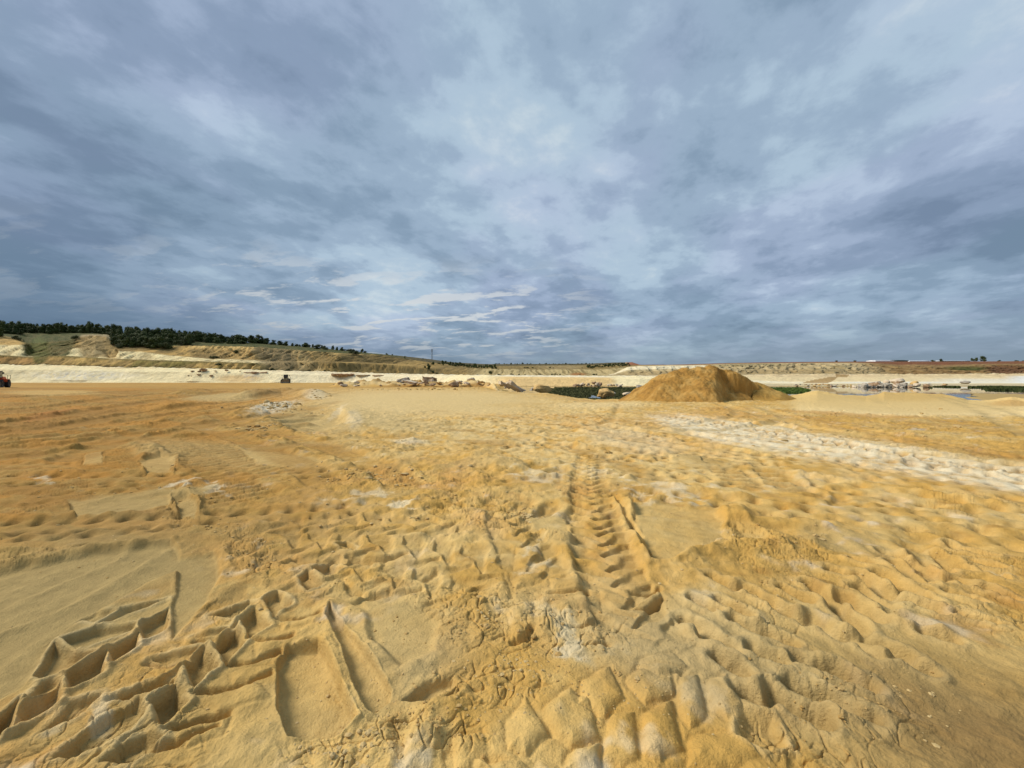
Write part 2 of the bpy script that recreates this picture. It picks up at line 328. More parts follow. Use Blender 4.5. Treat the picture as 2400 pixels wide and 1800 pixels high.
SLOTS = [(1850, 470, 1925, 540, 15), (1760, 495, 1850, 548, 17), (1725, 520, 1830, 600, 18), (1670, 540, 1760, 610, 18), (1600, 590, 1740, 665, 15), (1510, 590, 1660, 690, 17), (1510, 640, 1630, 720, 17), (1430, 680, 1570, 768, 18), (1400, 725, 1510, 812, 15),
    (1300, 768, 1430, 852, 19), (1460, 840, 1580, 930, 15), (1530, 850, 1700, 930, 17), (1640, 650, 1800, 692, 14), (1720, 700, 1850, 750, 13), (860, 600, 960, 640, 12), (900, 700, 1020, 760, 14), (960, 782, 1090, 840, 14), (1110, 700, 1280, 790, 14), (1170, 640, 1280, 695, 12),
    (1290, 622, 1390, 700, 14), (1100, 832, 1200, 872, 13), (740, 770, 860, 840, 14), (830, 845, 960, 900, 14), (1210, 1045, 1430, 1130, 22), (1250, 950, 1420, 1000, 17), (1350, 980, 1540, 1052, 18), (1000, 1085, 1090, 1112, 18), (1130, 1085, 1330, 1190, 22), (1380, 560, 1500, 592, 12),
    (1890, 430, 1940, 452, 9), (1960, 455, 2060, 482, 10), (2000, 500, 2100, 530, 10), (2060, 560, 2130, 590, 9), (1900, 600, 2040, 640, 12), (1880, 660, 2010, 700, 11), (1600, 470, 1690, 490, 9), (1480, 520, 1560, 545, 10), (1650, 760, 1780, 800, 13), (1780, 830, 1900, 870, 12), (1000, 640, 1100, 690, 12),
    (780, 690, 880, 740, 12), (1040, 900, 1180, 950, 14), (880, 930, 1000, 1000, 15), (1650, 940, 1800, 990, 12), (1930, 760, 2080, 800, 10), (2050, 640, 2190, 690, 10), (1440, 1150, 1560, 1190, 12)]
SLOTW = [(np.array([GX(1200+a/1.8433, 1031+b_/1.8433), GX(1200+c_/1.8433, 1031+d_/1.8433)], np.float32), w_/1.8433/933) for a, b_, c_, d_, w_ in SLOTS]
def world_poly(pts): return [GX(*p) for p in pts]
PITW = [(world_poly(p), dd, ww) for p, dd, ww in PITS]; PADW = [(world_poly(p), hh, ww) for p, hh, ww in PADS]
GRW = [(np.array([GX(*q_) for q_ in p], np.float32), hw, dd) for p, hw, dd in GROOVES]

def seg_coords(X, Y, P):
    best = np.full(X.shape, 1e9, np.float32); s_ = np.zeros_like(X); t_ = np.zeros_like(X); acc = 0.0
    n = len(P)-1
    for i in range(n):
        a, c = P[i], P[i+1]; d = c-a; L = float(np.hypot(*d)); u = d/L
        rx, ry = X-a[0], Y-a[1]
        s = rx*u[0] + ry*u[1]; sc = np.clip(s, 0, L)
        if i == 0: sc = np.minimum(s, L)*(s < L) + L*(s >= L)
        cx, cy = rx-sc*u[0], ry-sc*u[1]
        d2 = np.hypot(cx, cy); sg = np.sign(u[0]*ry-u[1]*rx)
        m = d2 < best
        best[m] = d2[m]; s_[m] = acc + sc[m]; t_[m] = (d2*sg)[m]; acc += L
    return s_, t_, acc
def smooth_path(P):
    out = []
    for i in range(len(P)-1):
        p0, p1, p2, p3 = P[max(i-1, 0)], P[i], P[i+1], P[min(i+2, len(P)-1)]
        for k in range(4):
            t = k/4; out.append(.5*((2*p1)+(-p0+p2)*t+(2*p0-5*p1+4*p2-p3)*t*t+(-p0+3*p1-3*p2+p3)*t**3))
    out.append(P[-1]); return np.array(out, np.float32)

def ell(qx, qy, cx, cy, rx, ry, rot=0.0, soft=.5):
    c, s = math.cos(R(rot)), math.sin(R(rot))
    u, v = (qx-cx)*c+(qy-cy)*s, -(qx-cx)*s+(qy-cy)*c
    d = np.sqrt((u/rx)**2+(v/ry)**2)
    return 1-sst(1-soft, 1+soft*.4, d)
def poly(qx, qy, pts):
    """signed distance-ish to polygon in flat coordinates (negative inside)"""
    d = np.full(qx.shape, 1e9, np.float32); ins = np.zeros(qx.shape, bool)
    n = len(pts)
    for i in range(n):
        (x1, y1), (x2, y2) = pts[i], pts[(i+1) % n]
        ex, ey = x2-x1, y2-y1; wx, wy = qx-x1, qy-y1
        h = np.clip((wx*ex+wy*ey)/(ex*ex+ey*ey), 0, 1)
        d = np.minimum(d, np.hypot(wx-ex*h, wy-ey*h))
        c = ((y1 > qy) != (y2 > qy)) & (qx < ex*(qy-y1)/(ey+1e-9)+x1)
        ins ^= c
    return np.where(ins, -d, d)

SMOOTH = [  # polygon (flat coordinates), floor offset, edge width px, rim height
    ([(1477, 1161), (1672, 1190), (1699, 1215), (1692, 1262), (1667, 1291), (1580, 1318), (1525, 1313), (1504, 1259)], -.055, 14, .03),
    ([(423, 1300), (505, 1290), (520, 1351), (477, 1432), (401, 1497), (401, 1432), (418, 1340), (347, 1367), (217, 1443), (135, 1497), (54, 1606), (-40, 1660), (-300, 1760), (-300, 1320), (0, 1330), (230, 1290), (400, 1262)], -.045, 12, .012),
    (ZA(1195, 700, 1240, 620, 1370, 600, 1400, 640, 1480, 800, 1550, 950, 1470, 1020, 1240, 1035, 1190, 900), -.075, 9, .010),
    (ZA(1430, 450, 1470, 510, 1700, 820, 1690, 860, 1610, 920, 1560, 880, 1450, 610, 1405, 500), -.045, 7, .006),
    (ZA(1740, 860, 1840, 790, 1960, 755, 1985, 795, 1900, 865, 1820, 875), -.07, 12, .012),
    ([(850, 1400), (960, 1390), (1040, 1450), (1020, 1530), (940, 1570), (860, 1500)], -.03, 30, .0),
    ([(150, 1170), (390, 1142), (520, 1128), (480, 1160), (330, 1195), (180, 1215)], -.03, 12, .015),
    ([(400, 1160), (440, 1152), (470, 1190), (460, 1215), (425, 1205)], -.05, 9, .04),
    ([(325, 1080), (375, 1062), (415, 1070), (405, 1105), (345, 1112)], -.04, 7, .04),
    ([(200, 1060), (245, 1052), (240, 1085), (190, 1090)], -.03, 6, .03),
    ([(1225, 1195), (1330, 1210), (1345, 1260), (1250, 1245)], -.02, 14, .01),
    ([(560, 1050), (700, 1060), (780, 1080), (700, 1100), (600, 1085)], -.03, 8, .02),
    ([(620, 960), (700, 955), (800, 950), (825, 985), (760, 1010), (690, 1012), (640, 985)], -.30, 34, .01),
    ([(1560, 1060), (1640, 1062), (1650, 1080), (1580, 1078)], -.02, 6, .0),
]
RIDGES = [  # flat-coordinate polylines, half width m, height m, lumpiness
    ([(-100, 1520), (0, 1478), (160, 1420), (300, 1345), (390, 1290), (425, 1272)], .07, .075, 1.0),
    ([(-100, 1640), (0, 1570), (90, 1500), (140, 1478)], .05, .04, 1.0),
    ([(0, 1425), (160, 1355), (270, 1312), (300, 1285), (345, 1262)], .06, .045, 1.0),
    ([(525, 1275), (532, 1300), (540, 1350)], .045, .10, 1.0),
    ([(600, 1260), (598, 1300), (570, 1350), (520, 1400), (440, 1455), (380, 1500)], .10, .07, 1.6),
    ([(765, 1400), (772, 1480), (790, 1560), (830, 1640), (870, 1700)], .05, .045, 2.4),
    ([(440, 1130), (455, 1160), (480, 1200), (500, 1222)], .10, .11, 1.2),
    ([(390, 1145), (440, 1128), (490, 1118)], .14, .12, .8),
    ([(1718, 1172), (1735, 1210), (1775, 1245), (1850, 1262), (1960, 1275)], .14, .22, 1.2),
    ([(1560, 1330), (1640, 1312), (1730, 1285), (1800, 1278), (1900, 1285)], .12, .20, 1.6),
    ([(870, 1700), (930, 1690), (1000, 1668), (1070, 1640), (1120, 1600), (1200, 1590)], .07, .06, 2.4),
    ([(1080, 1060), (1180, 1085), (1250, 1098)], .35, .09, 1.5),
    ([(1050, 1195), (1140, 1215), (1200, 1245), (1290, 1290)], .22, .12, 1.8),
    ([(870, 1100), (910, 1092), (950, 1100)], .4, .22, 1.5),
    ([(410, 1080), (420, 1060), (425, 1100)], .12, .09, 1.2),
    ([(320, 1075), (350, 1062), (378, 1066)], .12, .10, 1.5),
    ([(80, 1195), (190, 1180), (270, 1160), (310, 1150)], .06, .05, 1.2),
    ([(550, 978), (600, 960), (660, 948), (700, 945)], .5, .18, 2.2),
    ([(660, 1008), (710, 988), (750, 974), (800, 955), (850, 948)], .35, .04, .6),
    ([(560, 935), (620, 924), (670, 921), (720, 925), (770, 932)], 1.4, .55, 1.0),
    ([(420, 925), (460, 915), (520, 914)], 1.2, .40, 1.2),
    ([(500, 920), (560, 914), (640, 908)], 1.0, .30, 1.2),
    ([(350, 960), (430, 950), (520, 945)], .8, .20, 1.2),
    ([(0, 945), (150, 935), (260, 928)], 1.0, .22, 1.0),
    ([(300, 1000), (420, 985), (600, 965)], .6, .12, 1.3),
    ([(760, 1010), (830, 1002), (900, 1000)], .6, .18, 1.4),
    ([(1050, 1040), (1060, 1038), (1072, 1044)], .45, .25, 1.0),
]
# colours
OCH = col((.53, .315, .080)); PALE = col((.62, .425, .155)); GREY = col((.46, .335, .14)); WHITE = col((.68, .61, .45))
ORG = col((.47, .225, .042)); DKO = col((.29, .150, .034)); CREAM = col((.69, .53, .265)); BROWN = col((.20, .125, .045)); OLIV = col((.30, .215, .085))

def ground_field(X, Y):
    Ys = np.maximum(Y, .25)
    qx = (CX + F*X/Ys).astype(np.float32); qy = (HY + HC*F/Ys).astype(np.float32)
    n = X.size
    near = lambda y: Y < y
    wx, wy = fbm(X*.9, Y*.9, 3, 31)*1.0, fbm(X*.9+9, Y*.9, 3, 41)*1.0
    qxw = qx + wx*qy*.0 + fbm(X*2.2, Y*2.2, 3, 61)*10; qyw = qy + fbm(X*2.2, Y*2.2, 3, 71)*6*np.clip((qy-HY)/250, .15, 1.2)
    # --- rough ground
    rough = fbm(X*.33, Y*.33, 3, 1)*(.05+.05*sst(5, 14, Y)) + fbm(X*1.1, Y*1.1, 3, 2)*.032
    ridged = (1-np.abs(fbm(X*1.7+.3*wx, Y*1.7, 3, 3))*2.6); rough += ridged*.016
    det = np.zeros(n, np.float32)
    m = near(45); det[m] += fbm(X[m]*3.3, Y[m]*3.3, 2, 4)*.030
    m = near(26); det[m] += fbm(X[m]*8, Y[m]*8, 2, 5)*.014
    m = near(60); cr_ = sst(.02, .30, fbm(X[m]*.7+3, Y[m]*.7, 3, 17)+.12)
    lum = fbm(X[m]*3.0, Y[m]*4.0, 3, 18); det[m] += cr_*(np.tanh(np.clip(lum-.08, 0, 1)*5)*.026 - np.tanh(np.clip(-lum-.12, 0, 1)*5)*.022)*np.clip(Y[m]/6, .3, 1.5)
    m = near(12); det[m] += fbm(X[m]*19, Y[m]*19, 3, 6)*.007
    # --- smooth scraped patches
    sm = np.zeros(n, np.float32); off = np.zeros(n, np.float32)
    for pts, o, ew, rim in SMOOTH:
        xs = [p[0] for p in pts]; ys = [p[1] for p in pts]; pad = ew*3+25
        k = (qx > min(xs)-pad) & (qx < max(xs)+pad) & (qy > min(ys)-pad) & (qy < max(ys)+pad)
        if not k.any(): continue
        d = poly(qxw[k], qyw[k], pts)
        mm = 1-sst(-ew*.7, ew*.15, d)
        sm[k] = np.maximum(sm[k], mm)
        off[k] += o*mm + rim*np.exp(-((d-ew*.45)/(ew*.45))**2)*(.7+.9*fbm(X[k]*6, Y[k]*6, 2, 77))
    sm = np.maximum(sm, ell(qxw, qyw, 1020, 942, 330, 30, 1, .6)*.85); sm = np.maximum(sm, ell(qxw, qyw, 2120, 948, 300, 26, 2, .4)*.9)
    # --- general patchiness of smoothness
    pat = sst(-.05, .35, fbm(X*.45+5, Y*.45, 3, 12))*.65
    z = rough*(1-.75*sm) + det*(1-.72*sm)*(1-pat*.6) + off
    # --- tyre tracks
    tm = np.zeros(n, np.float32); pocketc = np.zeros(n, np.float32); rutc = np.zeros(n, np.float32); crest = np.zeros(n, np.float32)
    for (P, w, pitch, depth, style, rim, kk, fade, blend) in tracks:
        P = smooth_path(P); pad = w*1.3; depth = depth*.62; rim = rim*.8
        k = np.nonzero((X > P[:, 0].min()-pad) & (X < P[:, 0].max()+pad) & (Y > P[:, 1].min()-pad) & (Y < P[:, 1].max()+pad))[0]
        if len(k) == 0: continue
        x, y = X[k], Y[k]
        if len(k) > 60000:   # cull points well away from the centre line
            dmin = np.full(len(k), 1e9, np.float32)
            for a in P[::2]: dmin = np.minimum(dmin, (x-a[0])**2+(y-a[1])**2)
            step = max(np.hypot(*(P[i+1]-P[i])) for i in range(len(P)-1))*1.2
            kk2 = dmin < (pad+step)**2; k = k[kk2]; x, y = x[kk2], y[kk2]
            if len(k) == 0: continue
        s, t, L = seg_coords(x, y, P)
        k2 = np.abs(t) < w*1.25
        k, x, y, s, t = k[k2], x[k2], y[k2], s[k2], t[k2]
        if len(k) == 0: continue
        wob = fbm(x*3.1, y*3.1, 2, 8)
        tt = t/(w/2)*(1+wob*.16); a = np.abs(tt)
        ends = sst(0, .5, s+.2)*(1-sst(L-.5, L, s))
        gs = np.maximum(1, .0054*2.2*y/(.13*w/2)); lodf = 1-sst(.22, .5, .0054*y/pitch)
        inside = (1-sst(1.04-.20*gs, 1.04+.06*(gs-1), a))*ends
        s2 = s + wob*.05
        half = (tt > 0)*.5
        if style == 'chev':
            tri = np.abs(((s2/pitch) % 1.0)-.5)*4-1
            t3 = tt + .20*tri; a3 = np.abs(t3)
            ph = s2/pitch + a3*.80*kk + (t3 > 0)*.5
            f = ph-np.floor(ph)
            lug = sst(.0, .16, f)*(1-sst(.50, .78, f)) * (1-sst(.86, 1.0, a))
            lug *= sst(.0, .12, a3)
        elif style == 'bar':
            ph = s2/pitch; f = ph-np.floor(ph)
            lug = sst(0, .3, f)*(1-sst(.55, .95, f))*(1-sst(.8, 1.0, a))
        elif style == 'diag':
            ph = s2/pitch + tt*.75*kk + (tt > 0)*.5; f = ph-np.floor(ph)
            lug = sst(.0, .25, f)*(1-sst(.55, .85, f))*(1-sst(.78, 1.0, a))*sst(.02, .22, a)
        elif style == 'dimple':
            ph = s2/pitch + half; f = ph-np.floor(ph)
            lug = np.exp(-((f-.5)/.22)**2 - ((a-.62)/.26)**2)*1.25
        else:
            lug = 0*s
        keep = np.clip(.62 + 1.5*fbm(x*.9, y*.9, 2, 9) - fade*(.3-.9*fbm(x*.5, y*.5, 2, 10)), 0, 1.1) if fade else np.clip(.9+.6*fbm(x*1.1, y*1.1, 2, 9), .35, 1.1)
        rut = depth*(.45 if style != 'rut' else 1.0)
        soft = 1+.35*fbm(x*9, y*9, 2, 14)
        h = -rut*inside*.6 - depth*lug*inside*keep*soft*lodf
        h += rim*depth*.55*(1 if style != 'rut' else .8)*np.exp(-((a-1.13)/(.13*gs))**2)/gs**.5*ends*np.clip(.7+1.0*fbm(x*5/gs, y*5/gs, 2, 13), .1, 1.2)
        base = z[k]*(1-inside*blend*.75)
        z[k] = base + h*(1-.85*sm[k])
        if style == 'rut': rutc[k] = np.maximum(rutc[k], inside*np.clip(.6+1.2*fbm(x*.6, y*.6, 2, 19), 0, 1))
        tm[k] = np.maximum(tm[k], inside); pocketc[k] = pocketc[k]*(1-inside) + lug*inside*keep
    # --- carved near marks
    if (Y < 6.5).any():
        jx = fbm(X*9, Y*9, 3, 501)*.016; jy = fbm(X*9+5, Y*9, 3, 502)*.016; puff = fbm(X*7, Y*7, 3, 503)
        zone = np.maximum.reduce([ell(qx, qy, 330, 1560, 420, 300, -30, .5), ell(qx, qy, 1430, 1640, 520, 170, 8, .4), ell(qx, qy, 2000, 1470, 420, 190, 12, .4)])*(Y < 4.5)
        z = z*(1-.55*zone)
        for pts, hh, ww in PADW:
            xs = [p[0] for p in pts]; ys = [p[1] for p in pts]; pd = .12
            k = np.nonzero((X > min(xs)-pd) & (X < max(xs)+pd) & (Y > min(ys)-pd) & (Y < max(ys)+pd))[0]
            if len(k) == 0: continue
            d = poly(X[k]+jx[k], Y[k]+jy[k], pts)
            m_ = np.clip(-d/ww, 0, 1); hh = hh*.48; z[k] += hh*(1-(1-m_)**2.2)*(1+.35*puff[k]) - hh*.25*np.exp(-((d-.006)/.014)**2)
        for pts, dd, ww in PITW:
            xs = [p[0] for p in pts]; ys = [p[1] for p in pts]; pd = .12
            k = np.nonzero((X > min(xs)-pd) & (X < max(xs)+pd) & (Y > min(ys)-pd) & (Y < max(ys)+pd))[0]
            if len(k) == 0: continue
            d = poly(X[k]+jx[k]*.8, Y[k]+jy[k]*.8, pts)
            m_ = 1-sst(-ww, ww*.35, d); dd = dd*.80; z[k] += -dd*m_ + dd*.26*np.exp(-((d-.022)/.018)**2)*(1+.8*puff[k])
            pocketc[k] = np.maximum(pocketc[k], m_); crest[k] = np.maximum(crest[k]*(1-m_), np.exp(-((d-.020)/.022)**2)*np.clip(.6+1.2*puff[k], 0, 1))
        for P, hw, dd in GRW:
            k = np.nonzero((X > P[:, 0].min()-.15) & (X < P[:, 0].max()+.15) & (Y > P[:, 1].min()-.15) & (Y < P[:, 1].max()+.15))[0]
            if len(k) == 0: continue
            P2 = smooth_path(P); s_, t_, L_ = seg_coords(X[k]+jx[k], Y[k]+jy[k], P2); e_ = sst(-.03, .03, s_)*(1-sst(L_-.03, L_+.0, s_))
            z[k] -= dd*e_*np.exp(-(np.abs(t_)/hw)**3)
        for P, hw0 in SLOTW:
            yc_ = P[:, 1].mean(); hw = hw0*yc_*2.3
            k = np.nonzero((X > P[:, 0].min()-.3) & (X < P[:, 0].max()+.3) & (Y > P[:, 1].min()-.3) & (Y < P[:, 1].max()+.3))[0]
            if len(k) == 0: continue
            a_, b_ = P; dv = b_-a_; LL = float(np.hypot(*dv)); h_ = np.clip(((X[k]-a_[0])*dv[0]+(Y[k]-a_[1])*dv[1])/(LL*LL), 0, 1)
            d = np.hypot(X[k]+jx[k]*1.5-a_[0]-dv[0]*h_, Y[k]+jy[k]*1.5-a_[1]-dv[1]*h_)-hw
            m_ = 1-sst(-.05, .015, d); z[k] += -.074*m_ + .014*np.exp(-((d-.035)/.03)**2)*(1+.8*puff[k]); crest[k] = np.maximum(crest[k]*(1-m_), np.exp(-((d-.035)/.035)**2)*.35); pocketc[k] = np.maximum(pocketc[k], m_)
    # --- ridges and lumps
    for pts, hw, hh, lump in RIDGES:
        if hw < .3: hh = hh*.36
        P = smooth_path(np.array([GX(*p) for p in pts], np.float32)); pad = hw*4
        k = np.nonzero((X > P[:, 0].min()-pad) & (X < P[:, 0].max()+pad) & (Y > P[:, 1].min()-pad) & (Y < P[:, 1].max()+pad))[0]
        if len(k) == 0: continue
        s, t, L = seg_coords(X[k], Y[k], P)
        f1 = .9/hw*.35
        nn = fbm(X[k]*f1, Y[k]*f1, 4, 15)
        tt = t/hw*(1+.5*nn) + nn*.6
        prof = np.where(tt > 0, np.exp(-(tt/.7)**2), np.exp(-(tt/1.3)**2))
        ends = sst(-.02, hw*2, s)*(1-sst(L-hw*2, L, s))
        z[k] += hh*prof*ends*np.clip(.8+lump*.55*nn, .15, 1.35)
    # --- cracks and broken crust
    crk = np.zeros(n, np.float32)
    cm = (np.maximum.reduce([ell(qx, qy, 1120, 1450, 210, 90, 15), ell(qx, qy, 1000, 1720, 170, 60), ell(qx, qy, 1780, 1270, 230, 40, 12), ell(qx, qy, 800, 1760, 140, 50),
         ell(qx, qy, 590, 1300, 60, 90, -50), ell(qx, qy, 1150, 1600, 150, 60), ell(qx, qy, 2000, 1650, 260, 110, 20)*.45, ell(qx, qy, 900, 1120, 170, 30), ell(qx, qy, 1900, 1760, 200, 60, 20),
         ell(qx, qy, 1150, 1210, 200, 50, 10), ell(qx, qy, 1300, 1480, 200, 60), ell(qx, qy, 430, 1180, 60, 50)])
         + .55*sst(.12, .4, fbm(X*.8, Y*.8, 2, 21)))*(1-.9*sm)
    cm = np.clip(cm, 0, 1)
    k = np.nonzero((cm > .02) & (Y < 16))[0]
    if len(k):
        x, y = X[k], Y[k]; wxx = fbm(x*4, y*4, 2, 22)*.25
        c1 = 1-sst(0, .055, np.abs(gn(x*4.2+wxx, y*4.2, 23)))
        c2 = 1-sst(0, .09, np.abs(gn(x*9.5+wxx*2, y*9.5-wxx, 24)))
        blk = np.floor((gn(x*7+wxx, y*7, 25)+1)*3)/3-1
        z[k] += cm[k]*(-.015*c1 - .012*c2*(Y[k] < 7) + .018*blk*1.0 + np.abs(fbm(x*14, y*14, 2, 26))*.014)
        crk[k] = cm[k]*np.maximum(c1, c2*.6)
    z = z*np.clip(1.15-Y/400, .4, 1.1) + macro(X, Y)
    # white clay rubble heap and sand berm at the pond bank
    bank = ip(qx, BANK)
    bb = np.exp(-((Y-bank+1.2)/1.6)**2)*sst(1850, 1900, qx)
    z += bb*(.02+.30*fbm(X*.45, Y*.3, 3, 33))
    yc = ip(qx, [(775, 97), (1060, 97), (1130, 94), (1180, 80), (1240, 70)]) + fbm(X*.1, Y*0, 2, 35)*3
    bm_ = np.exp(-((Y-yc)/2.6)**2)*sst(770, 800, qx)*(1-sst(1225, 1260, qx))
    z += bm_*np.clip(1.25+1.6*fbm(X*.28, Y*.28, 4, 36), .2, 2.4)
    # ------------------------------------------------ colour
    n1 = fbm(X*.5, Y*.5, 4, 101); n2 = fbm(X*1.6, Y*1.6, 4, 102); n3 = fbm(X*.16, Y*.16, 3, 103); n4 = fbm(X*4.2, Y*4.2, 3, 104); n5 = fbm(X*.9+40, Y*.9, 4, 105); n6 = fbm(X*11, Y*11, 3, 106)*(Y < 14)
    def mixc(c, d, m_): return c*(1-m_[:, None]) + d*m_[:, None]
    c = np.repeat(OCH[None, :], n, 0)*np.ones((n, 1), np.float32)
    c = mixc(c, PALE, sst(-.25, .30, n1+.55*n2+.35*n4)*.85)
    c = mixc(c, GREY, sst(.06, .36, n5+.3*n2)*.50)
    c = mixc(c, ORG, sst(.05, .40, n3+.65*n2+.3*n4)*.65)
    c = mixc(c, WHITE, sst(.22, .50, n2*.7+n4*.45+n1*.2)*.6); c = mixc(c, DKO*1.15, sst(.20, .42, fbm(X*2.6+7, Y*2.6, 4, 107)+.3*n3)*.50)
    # left third: deeper ochre and red streaks; long horizontal streaks in the distance
    stk = fbm((qx+X*2)*.0035, (qy-HY)/np.maximum(qy-HY, 1)*0 + np.log(Ys)*7 + qx*.0006, 4, 110)
    L_ = (1-sst(300, 1000, qx + fbm(X*.5, Y*.5, 3, 111)*200))*(1-sst(1230, 1330, qy))
    c = mixc(c, OCH*.60, L_*.85); c = mixc(c, ORG*.88, L_*sst(-.08, .22, stk)*.8); c = mixc(c, DKO*1.1, L_*sst(.02, .24, -stk)*.8)
    c = mixc(c, DKO, ell(qxw, qyw, 120, 985, 260, 18, -8)*.65); c = mixc(c, col((.40, .17, .04)), ell(qxw, qyw, 110, 972, 80, 6, -12)*.8)
    c = mixc(c, ORG, ell(qxw, qyw, 440, 950, 180, 16, -3)*.6)
    c = mixc(c, PALE, ell(qxw, qyw, 120, 918, 130, 10)*.5)
    c = mixc(c, GREY*1.02, ell(qxw, qyw, 540, 930, 130, 12, -2)*.75)
    c = mixc(c, DKO, ell(qxw, qyw, 645, 925, 75, 9, -3)*.8)
    c = mixc(c, ORG, ell(qxw, qyw, 660, 938, 120, 8, -3)*.7)
    c = mixc(c, WHITE, ell(qxw, qyw, 645, 955, 70, 12, -12)*sst(-.35, .1, n4)*.9)
    c = mixc(c, WHITE, ell(qxw, qyw, 740, 932, 30, 5)*.7)
    # pale table of sand in the middle distance
    c = mixc(c, CREAM, ell(qxw, qyw, 1010, 942, 300, 34, 1, .6)*.85)
    c = mixc(c, CREAM, ell(qxw, qyw, 880, 965, 100, 30, 0, .6)*.6)
    c = mixc(c, OCH*.95, ell(qxw, qyw, 1230, 950, 110, 7)*.5)
    c = mixc(c, CREAM, ell(qxw, qyw, 1400, 950, 130, 8)*.7)
    c = mixc(c, GREY*.84, ell(qxw, qyw, 735, 985, 95, 26, 8)*.85)
    c = mixc(c, GREY*.92, ell(qxw, qyw, 900, 985, 120, 26, 8)*.75)
    c = mixc(c, GREY*.80, ell(qxw, qyw, 1010, 1000, 150, 14, 4)*.6)
    c = mixc(c, WHITE, ell(qxw, qyw, 790, 960, 30, 5, -28)*.5); c = mixc(c, WHITE, ell(qxw, qyw, 830, 985, 22, 26)*.35); c = mixc(c, WHITE, ell(qxw, qyw, 960, 1035, 50, 6)*.6)
    c = mixc(c, GREY, ell(qxw, qyw, 470, 1060, 190, 34, 5)*.55)
    # orange ground in the centre
    for (a, b2, rx, ry, ro, k_) in ((960, 1120, 170, 26, 0, .6), (880, 1105, 60, 14, -20, .7), (1030, 1120, 90, 10, 5, .7), (1130, 1230, 90, 28, 8, .65), (1400, 1240, 60, 60, 40, .35), (1350, 1130, 120, 20, 0, .25),
                                (330, 1228, 130, 14, -5, .4), (1450, 1330, 90, 90, 30, .30), (1480, 1040, 200, 18, 3, .35), (300, 1090, 300, 25, 0, .3), (60, 1300, 60, 16, -10, .5)):
        c = mixc(c, ORG*1.05, ell(qxw, qyw, a, b2, rx*1.2, ry*1.2, ro, 1.0)*min(1, k_*1.2)*np.clip(.6+1.8*n2+.8*n4, 0, 1))
    # grey and white clay smears
    for (a, b2, rx, ry, ro, k_) in ((940, 1180, 34, 16, 0, .8), (870, 1160, 70, 14, -8, .55), (1250, 1300, 38, 24, -25, .85), (1330, 1510, 34, 46, 55, .8), (1240, 1330, 60, 16, -20, .5), (1300, 1440, 60, 26, 20, .5),
                                (240, 1700, 34, 60, 10, .85), (110, 1720, 40, 22, -20, .6), (330, 1640, 34, 20, 0, .5), (1270, 1110, 70, 22, 0, .55), (1400, 1105, 90, 14, 10, .45), (1560, 1150, 110, 24, 8, .55),
                                (500, 1140, 30, 14, 20, .8), (430, 1130, 50, 9, -12, .8), (100, 1122, 28, 8, 0, .6), (1500, 1560, 220, 60, 30, .2), (1640, 1640, 60, 110, -20, .2), (2330, 1340, 60, 18, 0, .6), (1560, 1760, 120, 40, 20, .35),
                                (600, 1275, 22, 12, -30, .7), (1900, 1110, 60, 6, 0, .3)):
        e_ = ell(qxw, qyw, a, b2, rx*1.35, ry*1.35, ro, 1.0); c = mixc(c, lerp(WHITE, CREAM, .3), sst(.45, 1.0, e_*.85+n4*1.1+n2*.7+n6*.5)*min(1, k_*1.0)*sst(0, .25, e_))
    # grey-green clay area, lower right, turning to brown in the corner, with vignette shade painted into it
    c = mixc(c, col((.46, .375, .205)), ell(qxw, qyw, 1560, 1520, 380, 130, 18, .9)*.60)
    c = mixc(c, col((.42, .325, .165)), ell(qxw, qyw, 980, 1520, 170, 130, 0, .9)*.55)
    c = mixc(c, OLIV*1.0, ell(qxw, qyw, 2050, 1600, 560, 230, 14, .95)*.62)
    c = mixc(c, BROWN*1.2, ell(qxw, qyw, 2330, 1740, 380, 180, 20, .95)*.85)
    c = mixc(c, OLIV*1.1, ell(qxw, qyw, 120, 1400, 480, 180, -22, .9)*.88); c = mixc(c, OLIV*1.3, ell(qxw, qyw, 200, 1640, 560, 320, -22, .9)*np.clip(.55-.8*n2-.5*n4, .1, .85)); c = mixc(c, OCH*1.05, ell(qxw, qyw, 500, 1560, 330, 200, -22, .9)*np.clip(.25+1.2*n2+.8*n4, 0, .7))
    c = mixc(c, lerp(PALE, CREAM, .55), ell(qxw, qyw, 1250, 1010, 620, 120, 6, .95)*np.clip(.58+1.0*n2+.7*n4, 0, .88))
    c = mixc(c, lerp(PALE, CREAM, .4), ell(qxw, qyw, 1150, 1330, 620, 190, 10, .95)*np.clip(.28+.9*n2+.6*n4, 0, .65))
    c = mixc(c, lerp(PALE, CREAM, .5), ell(qxw, qyw, 2000, 1100, 520, 110, 10, .95)*np.clip(.25+.9*n2+.6*n4, 0, .65))
    # white haul track
    wt = poly(qxw, qyw, [(1515, 975), (1600, 972), (1750, 990), (1950, 1020), (2200, 1062), (2600, 1120), (2600, 1185), (2250, 1130), (2050, 1092), (1850, 1062), (1700, 1040), (1590, 1010)])
    c = mixc(c, lerp(WHITE, CREAM, .35)*1.02, (1-sst(-14, 10, wt))*np.clip(.80+.8*n4+.6*n2, .2, .98))
    c = mixc(c, WHITE*.95, ell(qxw, qyw, 1480, 1030, 120, 30, 10)*.25)
    c = mixc(c, DKO*1.1, ell(qxw, qyw, 2250, 1000, 420, 28, 5, .9)*.5*np.clip(.5+2*n2, 0, 1))
    c = mixc(c, DKO*1.05, ell(qxw, qyw, 2300, 1060, 200, 14, 8, .9)*.55)
    c = mixc(c, col((.42, .38, .30)), ell(qxw, qyw, 2150, 1008, 25, 5)*.6)
    # light sand apron in front of the pond, right
    ap = (1-sst(970, 982, qyw + (2050-qx)*.05*(qx < 2050)))*sst(1840, 1880, qx)
